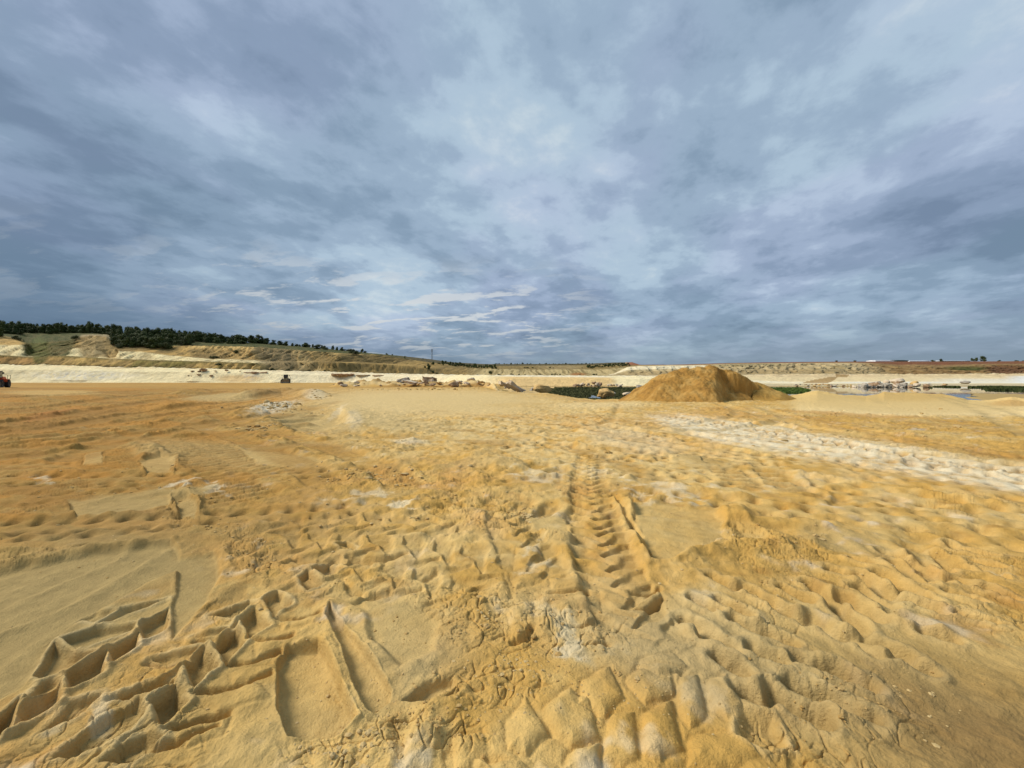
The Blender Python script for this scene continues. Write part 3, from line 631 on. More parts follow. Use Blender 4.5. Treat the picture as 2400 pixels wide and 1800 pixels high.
    c = mixc(c, 1.08*lerp(PALE[None, :], CREAM[None, :], np.clip((qy-925)/50, 0, 1)[:, None]), ap*.95)
    c = mixc(c, OCH*.95, ell(qxw, qyw, 2130, 930, 130, 14)*.55); c = mixc(c, GREY*.9, ell(qxw, qyw, 2050, 935, 28, 9, 25)*.6); c = mixc(c, ORG, ell(qxw, qyw, 2370, 944, 60, 9)*.5)
    c = mixc(c, ORG*.95, ap*0 + ell(qxw, qyw, 2000, 972, 200, 5, 3)*.55)
    # smooth patches are evenly pale, pockets are mixed toward olive and brown, cracks darkened a little
    c = mixc(c, lerp(PALE, GREY, .45), sm*.50)
    c = c*(1-.10*crk[:, None]); c = mixc(c, lerp(OLIV, GREY, .5), pocketc*.38*(Y < 5)); c = mixc(c, DKO*1.25, pocketc*.52*sst(4, 6, Y)*(1-sm)); c = mixc(c, DKO*1.1, rutc*.50*(1-sst(1400, 1700, qx))); c = mixc(c, GREY*.8, rutc*.6*sst(1400, 1700, qx))
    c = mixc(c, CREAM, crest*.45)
    c = mixc(c, OLIV*1.15, sm*ell(qxw, qyw, 200, 1400, 560, 240, -22, .6)*.85)
    # wet / shadow-free darker pit floor far away, beyond the bank
    far_ = sst(55, 100, Y)*(1-sst(1100, 1200, qx))
    c = mixc(c, OCH*.98, far_*.55)
    c = mixc(c, CREAM*.98, sst(.15, .6, bm_)*.6)
    c = mixc(c, DKO*1.05, far_*sst(.0, .25, fbm(X*.02, Y*.16, 3, 120))*.7)
    wet = sst(-1.6, -2.1, z)*sst(1100, 1200, qx)
    c = mixc(c, lerp(BROWN, GREY, .55), sst(1.5, 2.2, -z)*sst(1150, 1230, qx)*.8)
    return z, np.clip(c, .01, .92)

def build_ground():
    # columns: fine inside the field of view, coarser outside
    us = np.concatenate([np.linspace(-6, -2.3, 50)[:-1], np.linspace(-2.3, -1.5, 220)[:-1], np.linspace(-1.5, 1.5, 1540), np.linspace(1.5, 2.3, 220)[1:], np.linspace(2.3, 6, 50)[1:]]).astype(np.float64)
    ys = []; q = 1900.0                                        # row spacing follows the projected size of a step
    while q > HY+1539.5/250:
        Yc = HC*F/(q-HY); ys.append(Yc)
        dq = min(1.75, .0054*(q-HY)*1.0) if q-HY > 0 else 1
        q -= max(dq, .02)
    ys = np.array([.45, .6, .8, 1.0, 1.2, 1.35] + ys); ys = ys[np.concatenate([[True], np.diff(ys) > 0])]
    Yg, Ug = np.meshgrid(ys, us, indexing='ij')
    X = (Ug*Yg).astype(np.float32).ravel(); Y = Yg.astype(np.float32).ravel()
    z = np.zeros_like(X); c = np.zeros((X.size, 3), np.float32)
    CH = 260000
    for i in range(0, X.size, CH):
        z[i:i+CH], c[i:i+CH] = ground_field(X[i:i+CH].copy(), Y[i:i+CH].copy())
    P = np.stack([X, Y, z], -1).reshape(len(ys), len(us), 3)
    print('ground', P.shape)
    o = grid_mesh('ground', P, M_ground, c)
    tag(o, kind='structure')
    # the pit floor behind and around the viewer
    xs = np.linspace(-260, 260, 90); yb = np.linspace(-260, .52, 60)
    YY, XX = np.meshgrid(yb, xs, indexing='ij')
    zz = fbm(XX*.08, YY*.08, 3, 1)*.25-.12 - .35*np.clip((np.abs(XX)-2)/6, 0, 1)
    cc = np.repeat(lerp(OCH, PALE, .5)[None, :], XX.size, 0)
    tag(grid_mesh('pit_floor', np.stack([XX, YY, zz], -1), M_ground, cc), kind='structure')
build_ground()
def gz(X, Y):
    z, _ = ground_field(np.array([X], np.float32), np.array([Y], np.float32)); return float(z[0])

#@@PART2
# ------------------------------------------------------------------ water
def build_water():
    m, q, p = new_mat('pond_water')
    p.inputs['Base Color'].default_value = (.050, .048, .026, 1); p.inputs['Roughness'].default_value = .03
    p.inputs['Specular IOR Level'].default_value = .6
    pos = q.n('ShaderNodeNewGeometry').outputs['Position']
    bump(q, p, q.noise(pos, .6, 3, .5), .0015)
    xs = np.linspace(-30, 420, 60); ys = np.linspace(34, 156, 20)
    YY, XX = np.meshgrid(ys, xs, indexing='ij')
    o = grid_mesh('water', np.stack([XX, YY, YY*0+WATER_Z], -1), m); tag(o, kind='structure')
build_water()

# ------------------------------------------------------------------ quarry walls as lofted sheets
PXS = np.arange(-620, 3060, 1.6)
def L(yp, dp):
    """control line: photograph row and distance per column -> points"""
    y = np.interp(PXS, [a for a, _ in yp], [v for _, v in yp]); d = np.interp(PXS, [a for a, _ in dp], [v for _, v in dp])
    return np.stack([(PXS-CX)/F*d, d, HC+(HY-y)/F*d], -1)
def loft(lines, subs, sel):
    rows = []; vs = []
    for i in range(len(lines)-1):
        for k in range(subs[i]):
            t = k/subs[i]; rows.append(lines[i]*(1-t)+lines[i+1]*t); vs.append(i+t)
    rows.append(lines[-1]); vs.append(len(lines)-1)
    return np.stack(rows)[:, sel], np.array(vs)
def depth_to_wall(px): return np.interp(px, [-600, 0, 800, 1000, 1080, 1200, 1500, 2400, 3000], [190, 190, 185, 172, 162, 151, 148, 145, 145])
D0 = [(p, float(depth_to_wall(p))) for p in (-600, 0, 400, 800, 1000, 1080, 1200, 1500, 2400, 3000)]
def addd(dp, e): return [(p, v+np.interp(p, [q_[0] for q_ in e], [q_[1] for q_ in e])) for p, v in dp]
Y0 = [(-600, 892), (0, 893.5), (300, 894.5), (560, 896.5), (800, 900), (1000, 902), (1080, 904.5), (1200, 905.5), (1500, 905.5), (1800, 906), (3000, 906)]
Y1 = [(-600, 852), (0, 854.7), (60, 857), (100, 855), (150, 856), (200, 859), (280, 861), (400, 862.5), (570, 866.5), (620, 868.5), (680, 870), (790, 872), (900, 875.7), (1000, 877.5), (1100, 879.5), (1200, 880.5),
      (1300, 881.5), (1430, 882.5), (1500, 882.5), (1700, 880), (1800, 878), (1950, 877), (2000, 878), (2200, 877), (2400, 876), (3000, 875)]
EA = [(-600, 2.5), (1100, 2.5), (1500, 3), (1700, 12), (1850, 24), (3000, 24)]
EB = [(-600, 5), (1100, 5), (1500, 6), (1700, 22), (1850, 43), (3000, 43)]
EC = [(-600, 9), (1100, 10), (1500, 14), (1700, 40), (1850, 62), (3000, 62)]
def mixY(f, lo, hi): return [(p, np.interp(p, [a for a, _ in lo], [v for _, v in lo])*(1-f(p)) + np.interp(p, [a for a, _ in hi], [v for _, v in hi])*f(p)) for p in range(-600, 3001, 40)]
YA = [(p, y if p < 1650 else np.interp(p, [1650, 1850, 3000], [y, 899, 898])) for p, y in mixY(lambda p: .33, Y0, Y1)]
YB = [(p, y if p < 1650 else np.interp(p, [1650, 1850, 3000], [y, 894.5, 894])) for p, y in mixY(lambda p: .72, Y0, Y1)]
YF = [(p, y+2.2) for p, y in Y0]                                                                                  # foot goes below the floor
FOOT = L([(p, y+14) for p, y in Y0], addd(D0, [(-600, -4), (3000, -4)]))
l0 = L(Y0, D0); la = L(YA, addd(D0, EA)); lb = L(YB, addd(D0, EB)); l1 = L(Y1, addd(D0, EC))
DT = [(-600, 238), (0, 240), (600, 246), (800, 280), (1000, 340), (1140, 400), (1440, 425), (3000, 425)]
def same_z(line, dp, dz=0.0):
    d = np.interp(PXS, [a for a, _ in dp], [v for _, v in dp]); return np.stack([(PXS-CX)/F*d, d, line[:, 2]+dz], -1)
l2 = same_z(l1, DT)

def mixn(c, d, m_): return c*(1-m_[..., None]) + np.asarray(d, np.float32)*m_[..., None]
def wall_lower():
    sel = slice(None)
    P, vs = loft([FOOT, l0, la, lb, l1, l2], [2, 10, 12, 9, 14], sel)
    V = np.repeat(vs[:, None], P.shape[1], 1); X, Y, Z = P[..., 0].copy(), P[..., 1].copy(), P[..., 2].copy()
    px = CX+F*X/Y; qy = HY-F*(Z-HC)/Y
    face = sst(1.0, 1.25, V)*(1-sst(3.9, 4.0, V))
    n = fbm(X*.12, Z*.35, 4, 201); n2 = fbm(X*.5, Z*.9, 4, 202); n3 = fbm(X*.05, Z*.02, 3, 203)
    Y2 = Y - face*(n*.55 + n2*.08) + face*n3*1.6
    Z2 = Z + n2*.05*face + sst(3.8, 4, V)*fbm(X*.16, Y*.1, 4, 204)*.95
    c = np.ones(P.shape, np.float32)*col((.92, .77, .44))
    lo = 1-sst(300, 620, px)
    c = mixn(c, (.90, .85, .70), ell(px, qy, 190, 880, 150, 14)*.4*sst(-.25, .15, n2+.1))
    c = mixn(c, (.62, .58, .50), ell(px, qy, 185, 881, 90, 9)*sst(.08, .3, n2)*.7)
    c = mixn(c, (.87, .75, .49), sst(560, 700, px)*(1-sst(1000, 1100, px))*.7)
    c = mixn(c, (.74, .50, .22), ell(px, qy, 560, 888, 60, 10)*.75)
    c = mixn(c, (.58, .50, .38), ell(px, qy, 590, 880, 26, 12)*.6*sst(-.2, .2, n2+.1))
    c = mixn(c, (.66, .50, .32), sst(3.45, 3.7, V)*(1-sst(3.93, 4.0, V))*sst(600, 680, px)*(1-sst(980, 1100, px))*sst(-.3, .2, n2)*.55)
    c = mixn(c, (.80, .545, .27), sst(60, 150, px)*lo*sst(3.5, 3.8, V)*(1-sst(3.9, 4.0, V))*sst(-.2, .1, n)*.6)
    # orange bank behind the pond
    ob = sst(1120, 1200, px)*(1-sst(1420, 1460, px + fbm(X*.1, Z*.5, 2, 9)*30))
    c = mixn(c, (.78, .535, .23), ob*(1-sst(3.55, 3.75, V))*.95)
    c = mixn(c, (.85, .74, .52), ob*sst(3.6, 3.8, V)*.8)
    # right hand shelves: grey-sand strip, white step, beige step
    rt = sst(1700, 1790, px)
    c = mixn(c, (.52, .42, .25), rt*(1-sst(1.9, 2.0, V))*.8)
    c = mixn(c, (.80, .74, .58), rt*sst(2.0, 2.1, V)*(1-sst(2.85, 3.05, V + n2*.2))*np.clip(.5+sst(1950, 2020, px), 0, 1))
    c = mixn(c, (.80, .62, .34), rt*sst(2.9, 3.05, V+n2*.2)*.85)
    c = mixn(c, (.66, .48, .26), rt*sst(3.5, 3.75, V+n*.5)*(1-sst(3.98, 4.02, V))*.55)
    c = mixn(c, (.82, .76, .60), rt*sst(2150, 2250, px)*sst(2.9, 3.0, V)*(1-sst(3.2, 3.5, V))*.8)
    c = mixn(c, (.82, .80, .72), sst(2340, 2400, px)*sst(2.0, 2.1, V)*(1-sst(3.6, 3.8, V))*.9)
    # brown ramp running down to the shelf
    ramp_ = (np.abs(px - (1975-(qy-877)*3.2*(qy > 884))) < np.interp(qy, [876, 884, 898], [16, 13, 34]))*(qy < 898)*(V > 1.9)
    c = mixn(c, (.40, .245, .09), ramp_*(px < 2000)*(px > 1880)*.85)
    c = mixn(c, (.42, .28, .12), ((V < 1.12)*1.0)*rt*.7)
    # the terrace above: pale, dark soil and weeds toward the back
    top = sst(4.0, 4.08, V)
    c = mixn(c, (.80, .70, .50), top*.6)
    bk = sst(4.45, 4.9, V + n3*.3)*(px < 1500)
    c = mixn(c, (.20, .155, .055), bk*.85)
    c = mixn(c, (.62, .48, .27), top*sst(1480, 1560, px)*.5)
    c *= (.97 + .05*n2 + .04*fbm(X*1.1, Z*2.2+Y*.3, 3, 205))[..., None]
    o = grid_mesh('quarry_terrace', np.stack([X, Y2, Z2], -1), M_wall, np.clip(c, .01, .92)); tag(o, kind='structure')
wall_lower()

# left and middle upper cliff
Yb = [(-600, 835), (0, 834), (70, 838), (110, 834), (200, 838), (260, 842), (400, 847), (560, 851), (620, 856), (700, 862), (790, 868), (900, 871), (1000, 874), (1140, 877), (1500, 880)]
Yc = [(-600, 832), (0, 831.5), (70, 836), (110, 832), (200, 836), (260, 840), (400, 844.5), (560, 849), (610, 851), (650, 850), (790, 850), (860, 852), (950, 857), (1010, 863), (1060, 868), (1140, 874), (1500, 877)]
Yd = [(-600, 808), (0, 808), (58, 808), (66, 813), (74, 831), (112, 829), (126, 814), (160, 814.5), (226, 818), (240, 824), (256, 839), (272, 838), (284, 823), (330, 823.5), (400, 833), (500, 841), (590, 843.5), (640, 848),
      (790, 848.5), (860, 850.5), (950, 855), (1010, 860), (1060, 862), (1100, 863), (1150, 864), (1270, 866), (1350, 865), (1400, 866), (1450, 862), (1500, 860)]
Ye = [(-600, 806), (0, 806), (60, 806), (74, 828), (112, 826), (126, 812), (160, 812.5), (226, 815), (250, 832), (272, 832), (284, 820), (330, 821), (400, 830), (500, 838), (590, 840), (640, 846),
      (790, 846), (860, 849), (950, 853), (1010, 857), (1060, 861), (1100, 862), (1150, 862.5), (1270, 864), (1350, 863), (1400, 862), (1450, 857), (1500, 856)]
Yf = [(-600, 786), (0, 788), (40, 795), (60, 803), (80, 806), (120, 803), (160, 800), (190, 790), (225, 787), (250, 790), (268, 800), (290, 808), (350, 811), (400, 813), (445, 810.5), (560, 812.5), (600, 814), (700, 821.5), (800, 828), (900, 832.5), (930, 838),
      (1010, 850), (1060, 855.5), (1140, 858.5), (1250, 857), (1350, 856.5), (1440, 855), (1500, 855)]
Yg = [(-600, 770), (0, 774), (100, 776), (200, 779), (300, 784), (400, 790), (445, 797), (600, 803.5), (700, 811), (800, 821), (850, 826), (950, 835), (1010, 842), (1060, 849), (1140, 853.4), (1250, 853), (1380, 852), (1440, 849.5), (1482, 849), (1500, 855), (1560, 860)]
Df = [(-600, 285), (0, 285), (600, 292), (800, 335), (1000, 450), (1140, 620), (1300, 700), (1600, 700)]
def dplus(e0, e1): return [(p, v*e1 + e0) for p, v in DT]
def blendd(t): return [(p, (1-t)*np.interp(p, [a for a, _ in DT], [v for _, v in DT]) + t*np.interp(p, [a for a, _ in Df], [v for _, v in Df])) for p in range(-600, 3001, 100)]
Dg = [(-600, 345), (0, 345), (445, 350), (600, 370), (800, 430), (1000, 640), (1140, 860), (1440, 900), (1600, 900)]
u_b, u_c, u_d, u_e, u_f, u_g = L(Yb, blendd(.15)), L(Yc, blendd(.30)), L(Yd, blendd(.52)), L(Ye, blendd(.66)), L(Yf, Df), L(Yg, Dg)
selU = (PXS > -600) & (PXS < 1562)
def wall_upper():
    far = u_g.copy(); sc = 5200/u_g[:, 1]; far = np.stack([far[:, 0]*sc, far[:, 1]*sc, u_g[:, 2]-1.0], -1)
    P, vs = loft([l2-np.array([0, 6, 1.5]), u_b, u_c, u_d, u_e, u_f, u_g, far], [8, 3, 9, 4, 16, 12, 12], selU)
    V = np.repeat(vs[:, None], P.shape[1], 1); X, Y, Z = [P[..., i].copy() for i in range(3)]
    px = CX+F*X/Y; qy = HY-F*(Z-HC)/Y
    near = 1-sst(5.0, 5.3, V)
    # erosion gullies that run down the faces
    slope = X*.16 + fbm(X*.03, Z*.1, 3, 300)*1.2
    g1 = np.abs(fbm(slope, Z*.05, 3, 301)); g2 = np.abs(fbm(X*.55, Z*.12, 3, 302)); n = fbm(X*.3, Z*.45, 4, 303); nb = fbm(X*.045, Z*.06, 3, 304); nf = fbm(X*.9, Z*1.4, 3, 305)
    band_soft = near*sst(0, .3, V)
    Y2 = Y + band_soft*(.45+.55*sst(420, 640, px))*(g1*9.5 - 2.2 + g2*4.2 - .9 - n*2.0 - nb*5.0 + nf*.7)
    Z2 = Z + band_soft*n*.5 + near*sst(4.6, 5.0, V)*(fbm(X*.35, 0*X, 4, 306)*.8) + (V > 5)*(V < 6.2)*fbm(X*.12, Y*.12, 3, 307)*.5
    c = np.ones(P.shape, np.float32)*col((.46, .325, .135))
    # band 0: low slope, ochre with olive and rusty parts
    b0 = (V < 1.15)
    c = mixn(c, (.55, .38, .14), b0*sst(-.2, .2, n)*.7); c = mixn(c, (.36, .19, .07), b0*(1-sst(60, 160, px))*sst(.3, .6, V)*.6)
    c = mixn(c, (.20, .18, .055), b0*sst(.05, .3, nb+.3*n)*.8)
    c = mixn(c, (.62, .44, .17), b0*ell(px, qy, 190, 850, 18, 10)*.7)
    # band 1: dark bench line
    c = mixn(c, (.13, .12, .04), ((V >= .90) & (V < 2.06))*(px < 640)*.75)
    # band 2: pale sandstone on the left, continuing as face in the middle
    b2 = ((V >= 2.0) & (V < 3.05))
    c = mixn(c, (.84, .74, .48), b2*(px < 640)*.97)
    c = mixn(c, (.50, .40, .22), b2*(px < 640)*sst(.2, .5, g2)*.4)
    gap = ell(px, qy, 92, 822, 26, 34, 0, .3) + ell(px, qy, 262, 830, 14, 26, 0, .3)
    # band 4: upper slope
    b4 = ((V >= 3.0) & (V < 5.02))
    c = mixn(c, (.58, .395, .155), b4*(px < 445)*.6)
    c = mixn(c, (.50, .355, .16), b4*(px >= 445)*.6)
    c = mixn(c, (.72, .53, .24), b4*sst(4.62, 4.86, V+n*.25)*sst(430, 460, px)*.75)                                  # yellow crust under the rim
    c = mixn(c, (.20, .15, .07), b4*sst(-.06, .20, nb + .5*n)*.85)
    # grey-brown slide and the yellow sand fan
    mm = (V < 5.02)
    sl = mm*sst(575, 610, px-(qy-815)*.6)*(1-sst(690, 720, px-(qy-815)*.9))
    c = mixn(c, (.33, .265, .16), sl*.85)
    fan = mm*sst(0, 12, px-(678+(qy-822)*.55))*(1-sst(0, 16, px-(700+(qy-822)*1.05)))
    c = mixn(c, (.70, .52, .26), fan*.8)
    c = mixn(c, (.27, .20, .085), mm*sst(720, 760, px-(qy-822)*.8)*(1-sst(1000, 1050, px))*sst(-.35, .10, n+nb)*.9); c = mixn(c, (.19, .15, .065), mm*sst(600, 660, px)*sst(.12, .30, g2+.3*n)*.6)
    c = mixn(c, (.66, .47, .19), mm*sst(1.9, 2.2, V)*(1-sst(2.95, 3.1, V))*sst(780, 800, px)*(1-sst(1000, 1020, px))*sst(-.15, .25, n+.4*g2+.1)*.8)
    c = mixn(c, (.60, .42, .17), ell(px, qy, 985, 855, 60, 9)*mm*.7)
    # light cliff band of the middle distance
    lb_ = sst(1080, 1140, px)*(V < 3.08)*(V > .3)
    c = mixn(c, (.66, .55, .32), lb_*.85); c = mixn(c, (.36, .30, .15), lb_*sst(.18, .34, g1)*.7)
    c = mixn(c, (.42, .20, .07), lb_*ell(px, qy, 1355, 877, 22, 4)*.9)
    c = mixn(c, (.60, .56, .38), lb_*sst(1430, 1480, px)*.6)
    ub = sst(1020, 1080, px)*b4
    c = mixn(c, (.30, .235, .105), ub*.85); c = mixn(c, (.40, .32, .18), ub*ell(px, qy, 1310, 860, 60, 7)*.8)
    # rusty hill at the right end
    c = mixn(c, (.30, .115, .055), sst(1462, 1475, px)*(V > 4.2)*.95)
    # grass on the plateau and on the left slope
    gr = sst(4.97, 5.1, V)*(px < 1465)
    gc = lerp(col((.062, .075, .020)), col((.125, .11, .040)), np.clip(.5+1.6*fbm(X*.2, Y*.2, 3, 320)[..., None], 0, 1))
    c = c*(1-gr[..., None]) + gc*gr[..., None]
    c = mixn(c, (.12, .085, .045), gr*sst(880, 980, px)*.6)
    lg = (V < 5.3)*((1-sst(-12, 6, np.maximum(45-px, px-188) + n*14 + (qy-790)*.35))*(qy < 834) )
    c = c*(1-lg[..., None]*.92) + gc*.92*lg[..., None]
    c = mixn(c, (.115, .125, .035), np.clip(gap, 0, 1)*(px < 130)*.9)
    tan = (V < 5.6)*(1-sst(-8, 6, np.maximum(190-px, px-262-(qy-790)*.25) + n*10))*(qy < 838)*(qy > 784)
    c = mixn(c, (.42, .325, .175), tan*.85); c = mixn(c, (.24, .18, .08), tan*sst(.02, .25, n)*.7)
    c = mixn(c, (.46, .34, .16), np.clip(gap, 0, 1)*(px > 200)*.7)
    c = mixn(c, (.22, .16, .07), mm*sst(.16, .34, g1)*.45)
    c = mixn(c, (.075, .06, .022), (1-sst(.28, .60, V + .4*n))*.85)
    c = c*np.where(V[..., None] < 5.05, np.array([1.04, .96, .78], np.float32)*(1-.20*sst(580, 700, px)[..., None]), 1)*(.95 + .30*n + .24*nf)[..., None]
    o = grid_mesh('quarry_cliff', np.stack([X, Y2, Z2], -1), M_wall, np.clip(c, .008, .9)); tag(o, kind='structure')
wall_upper()

# right hand cliff and plain
selV = (PXS > 1425)
Vb = [(1400, 880), (1500, 878), (1600, 874), (1850, 874.5), (2000, 874), (2400, 872.5), (3000, 871)]
Vc = [(1400, 881), (1440, 876), (1470, 861), (1500, 858.5), (1560, 858), (1650, 856.5), (1700, 853.5), (1850, 851.5), (2000, 852.5), (2060, 854), (2110, 861), (2150, 858), (2210, 861), (2300, 856), (2400, 855), (3000, 853)]
Vd = [(1400, 880), (1440, 874), (1470, 860), (1500, 857), (1600, 855.5), (1700, 852.5), (1850, 850.5), (2000, 849.5), (2200, 850), (2400, 850), (3000, 849)]
Ve = [(1400, 880), (1440, 872), (1470, 859), (1500, 856.5), (1600, 854), (1700, 851), (1800, 849), (1900, 848), (2000, 847.3), (2200, 847.5), (2400, 846.5), (3000, 845)]
v_b, v_c, v_d, v_e = L(Vb, [(0, 445)]), L(Vc, [(0, 478)]), L(Vd, [(0, 560)]), L(Ve, [(0, 760)])
def wall_right():
    far = v_e*np.array([7., 7., 1.]) - np.array([0, 0, .5])
    P, vs = loft([l2-np.array([0, 6, 1.2]), v_b, v_c, v_d, v_e, far], [6, 16, 8, 6, 12], selV)
    V = np.repeat(vs[:, None], P.shape[1], 1); X, Y, Z = [P[..., i].copy() for i in range(3)]
    px = CX+F*X/Y; qy = HY-F*(Z-HC)/Y
    n = fbm(X*.14, Z*.5, 4, 401); n2 = fbm(X*.4, Z*1.2, 3, 402); g1 = np.abs(fbm(X*.07, Z*.08, 3, 403)); nb = fbm(X*.02, Z*.1, 3, 404)
    face = (V > .1)*(1-sst(1.95, 2.05, V))
    Y2 = Y + face*(g1*12-3-n*3.5-n2*1.6-nb*6); Z2 = Z + face*n*.5 + (V > 1.9)*(V < 4)*fbm(X*.05, Y*.02, 3, 405)*.35
    c = np.ones(P.shape, np.float32)*col((.50, .415, .25))
    c = mixn(c, (.60, .50, .31), (V < 2.05)*sst(-.1, .25, n)*.8); c = mixn(c, (.36, .31, .18), (V < 2.05)*sst(.05, .3, nb+.4*n2)*.7)
    c = mixn(c, (.40, .31, .17), (V < 1.35)*(V > .4)*.7)
    c = mixn(c, (.86, .80, .62), (px < 1650)*(V > 1.6)*(V < 2.6)*.85)
    c = mixn(c, (.62, .49, .28), (V > 2.05)*(V < 3.0)*(px < 2050)*.6)
    br = sst(2010, 2090, px - n*20 + (qy-862)*-2.5)*(V < 3.2)
    c = mixn(c, (.265, .165, .070), br*.9); c = mixn(c, (.38, .28, .13), br*sst(.0, .3, n)*.6); c = mixn(c, (.10, .10, .03), br*ell(px, qy, 2260, 863, 60, 5)*.9)
    c = mixn(c, (.075, .095, .03), br*ell(px, qy, 2270, 866, 40, 3)*.8)
    c = mixn(c, (.165, .085, .045), sst(2290, 2330, px)*(V < 2.3)*ell(px, qy, 2350, 866, 80, 12)*.9)
    c = mixn(c, (.21, .085, .045), sst(2.55, 3.0, V + .3*sst(2000, 2100, px))*sst(1560, 1700, px + 60)*.92)
    c = mixn(c, (.12, .11, .05), sst(4.02, 4.1, V)*.8)
    c = c*np.where(V[..., None] < 4, np.array([.86, .80, .68], np.float32), 1)*(1 + .32*n + .28*n2)[..., None]
    o = grid_mesh('quarry_cliff_right', np.stack([X, Y2, Z2], -1), M_wall, np.clip(c, .008, .9)); o.name = 'hillside'; tag(o, kind='structure')
wall_right()
# ------------------------------------------------------------------ the dumped mound of damp sand and small banks
def heap(name, cones, box, res, label, cat, base_c, n_amp=1.0, seed=500, group=None, cut=None, hollow=None, seat=.15):
    x0, x1, y0, y1 = box; xs = np.arange(x0, x1, res); ys = np.arange(y0, y1, res)
    YY, XX = np.meshgrid(ys, xs, indexing='ij')
    nw = fbm(XX*.35, YY*.35, 3, seed)*.7*n_amp; nf = fbm(XX*1.3, YY*1.3, 4, seed+1)
    z = np.full(XX.shape, -9.0)
    for (cx, cy, h, sx, sy) in cones:
        d = np.sqrt(((XX-cx)*sx)**2+((YY-cy)*sy)**2 + .06)
        zc = h - d + nw*.45*np.clip(d, 0, 1.2)
        k = .09; m_ = np.maximum(z, zc); z = m_ + k*np.log(np.exp((z-m_)/k)+np.exp((zc-m_)/k))
    if cut is not None: z = cut(XX, YY, z, nf)
    z += (nf*.12 + fbm(XX*.7, YY*.7, 3, seed+8)*.12 + fbm(XX*2.8, YY*2.8, 4, seed+2)*.11 + fbm(XX*7, YY*7, 3, seed+3)*.03)*n_amp*sst(-.3, .3, z)
    zz, _ = ground_field(XX.astype(np.float32).ravel(), YY.astype(np.float32).ravel()); zz = zz.reshape(z.shape)
    n = fbm(XX*.8, YY*.8+z*.5, 4, seed+4); n2 = fbm(XX*3, YY*3+z*2, 3, seed+5)
    c = np.ones(XX.shape+(3,), np.float32)*col(base_c[0]); c = mixn(c, base_c[1], sst(-.1, .35, n+.4*n2)); c = mixn(c, base_c[2], sst(.1, .4, -n+.3*n2)*.8)
    Zm = np.maximum(z, zz-seat)
    # keep only the part that stands out of the floor
    keepm = z > zz-seat*.5
    me = bpy.data.meshes.new(name); nr, nc = z.shape; i = np.arange(nr*nc).reshape(nr, nc)
    ok = keepm[:-1, :-1] | keepm[1:, :-1] | keepm[:-1, 1:] | keepm[1:, 1:]
    q = np.stack([i[:-1, :-1], i[:-1, 1:], i[1:, 1:], i[1:, :-1]], -1)[ok]
    used = np.unique(q); remap = np.full(nr*nc, -1); remap[used] = np.arange(len(used)); q = remap[q]
    P = np.stack([XX, YY, Zm], -1).reshape(-1, 3)[used]
    me.vertices.add(len(P)); me.vertices.foreach_set('co', P.astype(np.float32).ravel())
    me.loops.add(q.size); me.loops.foreach_set('vertex_index', q.ravel().astype(np.int32)); me.polygons.add(len(q))
    me.polygons.foreach_set('loop_start', (np.arange(len(q))*4).astype(np.int32)); me.update(calc_edges=True); me.polygons.foreach_set('use_smooth', np.ones(len(q), bool))
    at = me.color_attributes.new('paint', 'FLOAT_COLOR', 'POINT'); cc = np.ones((len(P), 4), np.float32); cc[:, :3] = np.clip(c.reshape(-1, 3)[used], .01, .9); at.data.foreach_set('color', cc.ravel())
    me.materials.append(M_mound); o = bpy.data.objects.new(name, me); C.objects.link(o)
    tag(o, label, cat, group); return o
def at(px, d): return ((px-CX)/F*d, d)
def topz(py, d): return HC+(HY-py)/F*d
MD = 28.0
cones = []
for (px, py, d) in ((1560, 874, 28.3), (1580, 866, 28.2), (1605, 859, 28.2), (1635, 856, 28.2), (1668, 852.5, 28.2), (1700, 862, 28.2), (1722, 873, 28.3), (1640, 885, 26.6), (1690, 890, 26.4), (1750, 886, 28.5)):
    x, y = at(px, d); cones.append((x, y, topz(py, d)+.14, .72, .66))
def bite(XX, YY, z, nf):
    # the loader's cut: a steep broken face in the right part of the front
    q_ = CX+F*XX/YY; yc_ = 27.7 + .35*nf + .25*np.sin(q_*.09)
    w = sst(1672, 1712, q_+nf*14)*sst(0, .40, yc_-YY); z = z - w*1.15*np.clip(z+.1, 0, 1.0)
    return z - sst(1776, 1800, q_)*3.0
def cut_left(XX, YY, z, nf):
    q_ = CX+F*XX/YY; return z - (1-sst(1742, 1764, q_+nf*8))*3.0
heap('sand_mound', cones, (5.5, 19, 22.3, 34), .045, 'large ochre brown mound of tipped sand standing on the pit floor by the pond', 'sand mound',
     ((.38, .205, .048), (.46, .275, .08), (.26, .14, .035)), cut=bite)
cones2 = []
for (px, py, d) in ((1765, 891, 28.8), (1785, 900, 28.5), (1812, 911, 28.2), (1848, 926, 27.8), (1890, 941, 27.2)):
    x, y = at(px, d); cones2.append((x, y, topz(py, d)+.10, .60, .66))
heap('sand_mound', cones2, (13.5, 23.5, 24.5, 35), .05, 'smaller orange sand heap leaning on the right shoulder of the large mound', 'sand mound',
     ((.42, .245, .06), (.48, .30, .085), (.32, .18, .045)), n_amp=.5, seed=540, cut=cut_left)

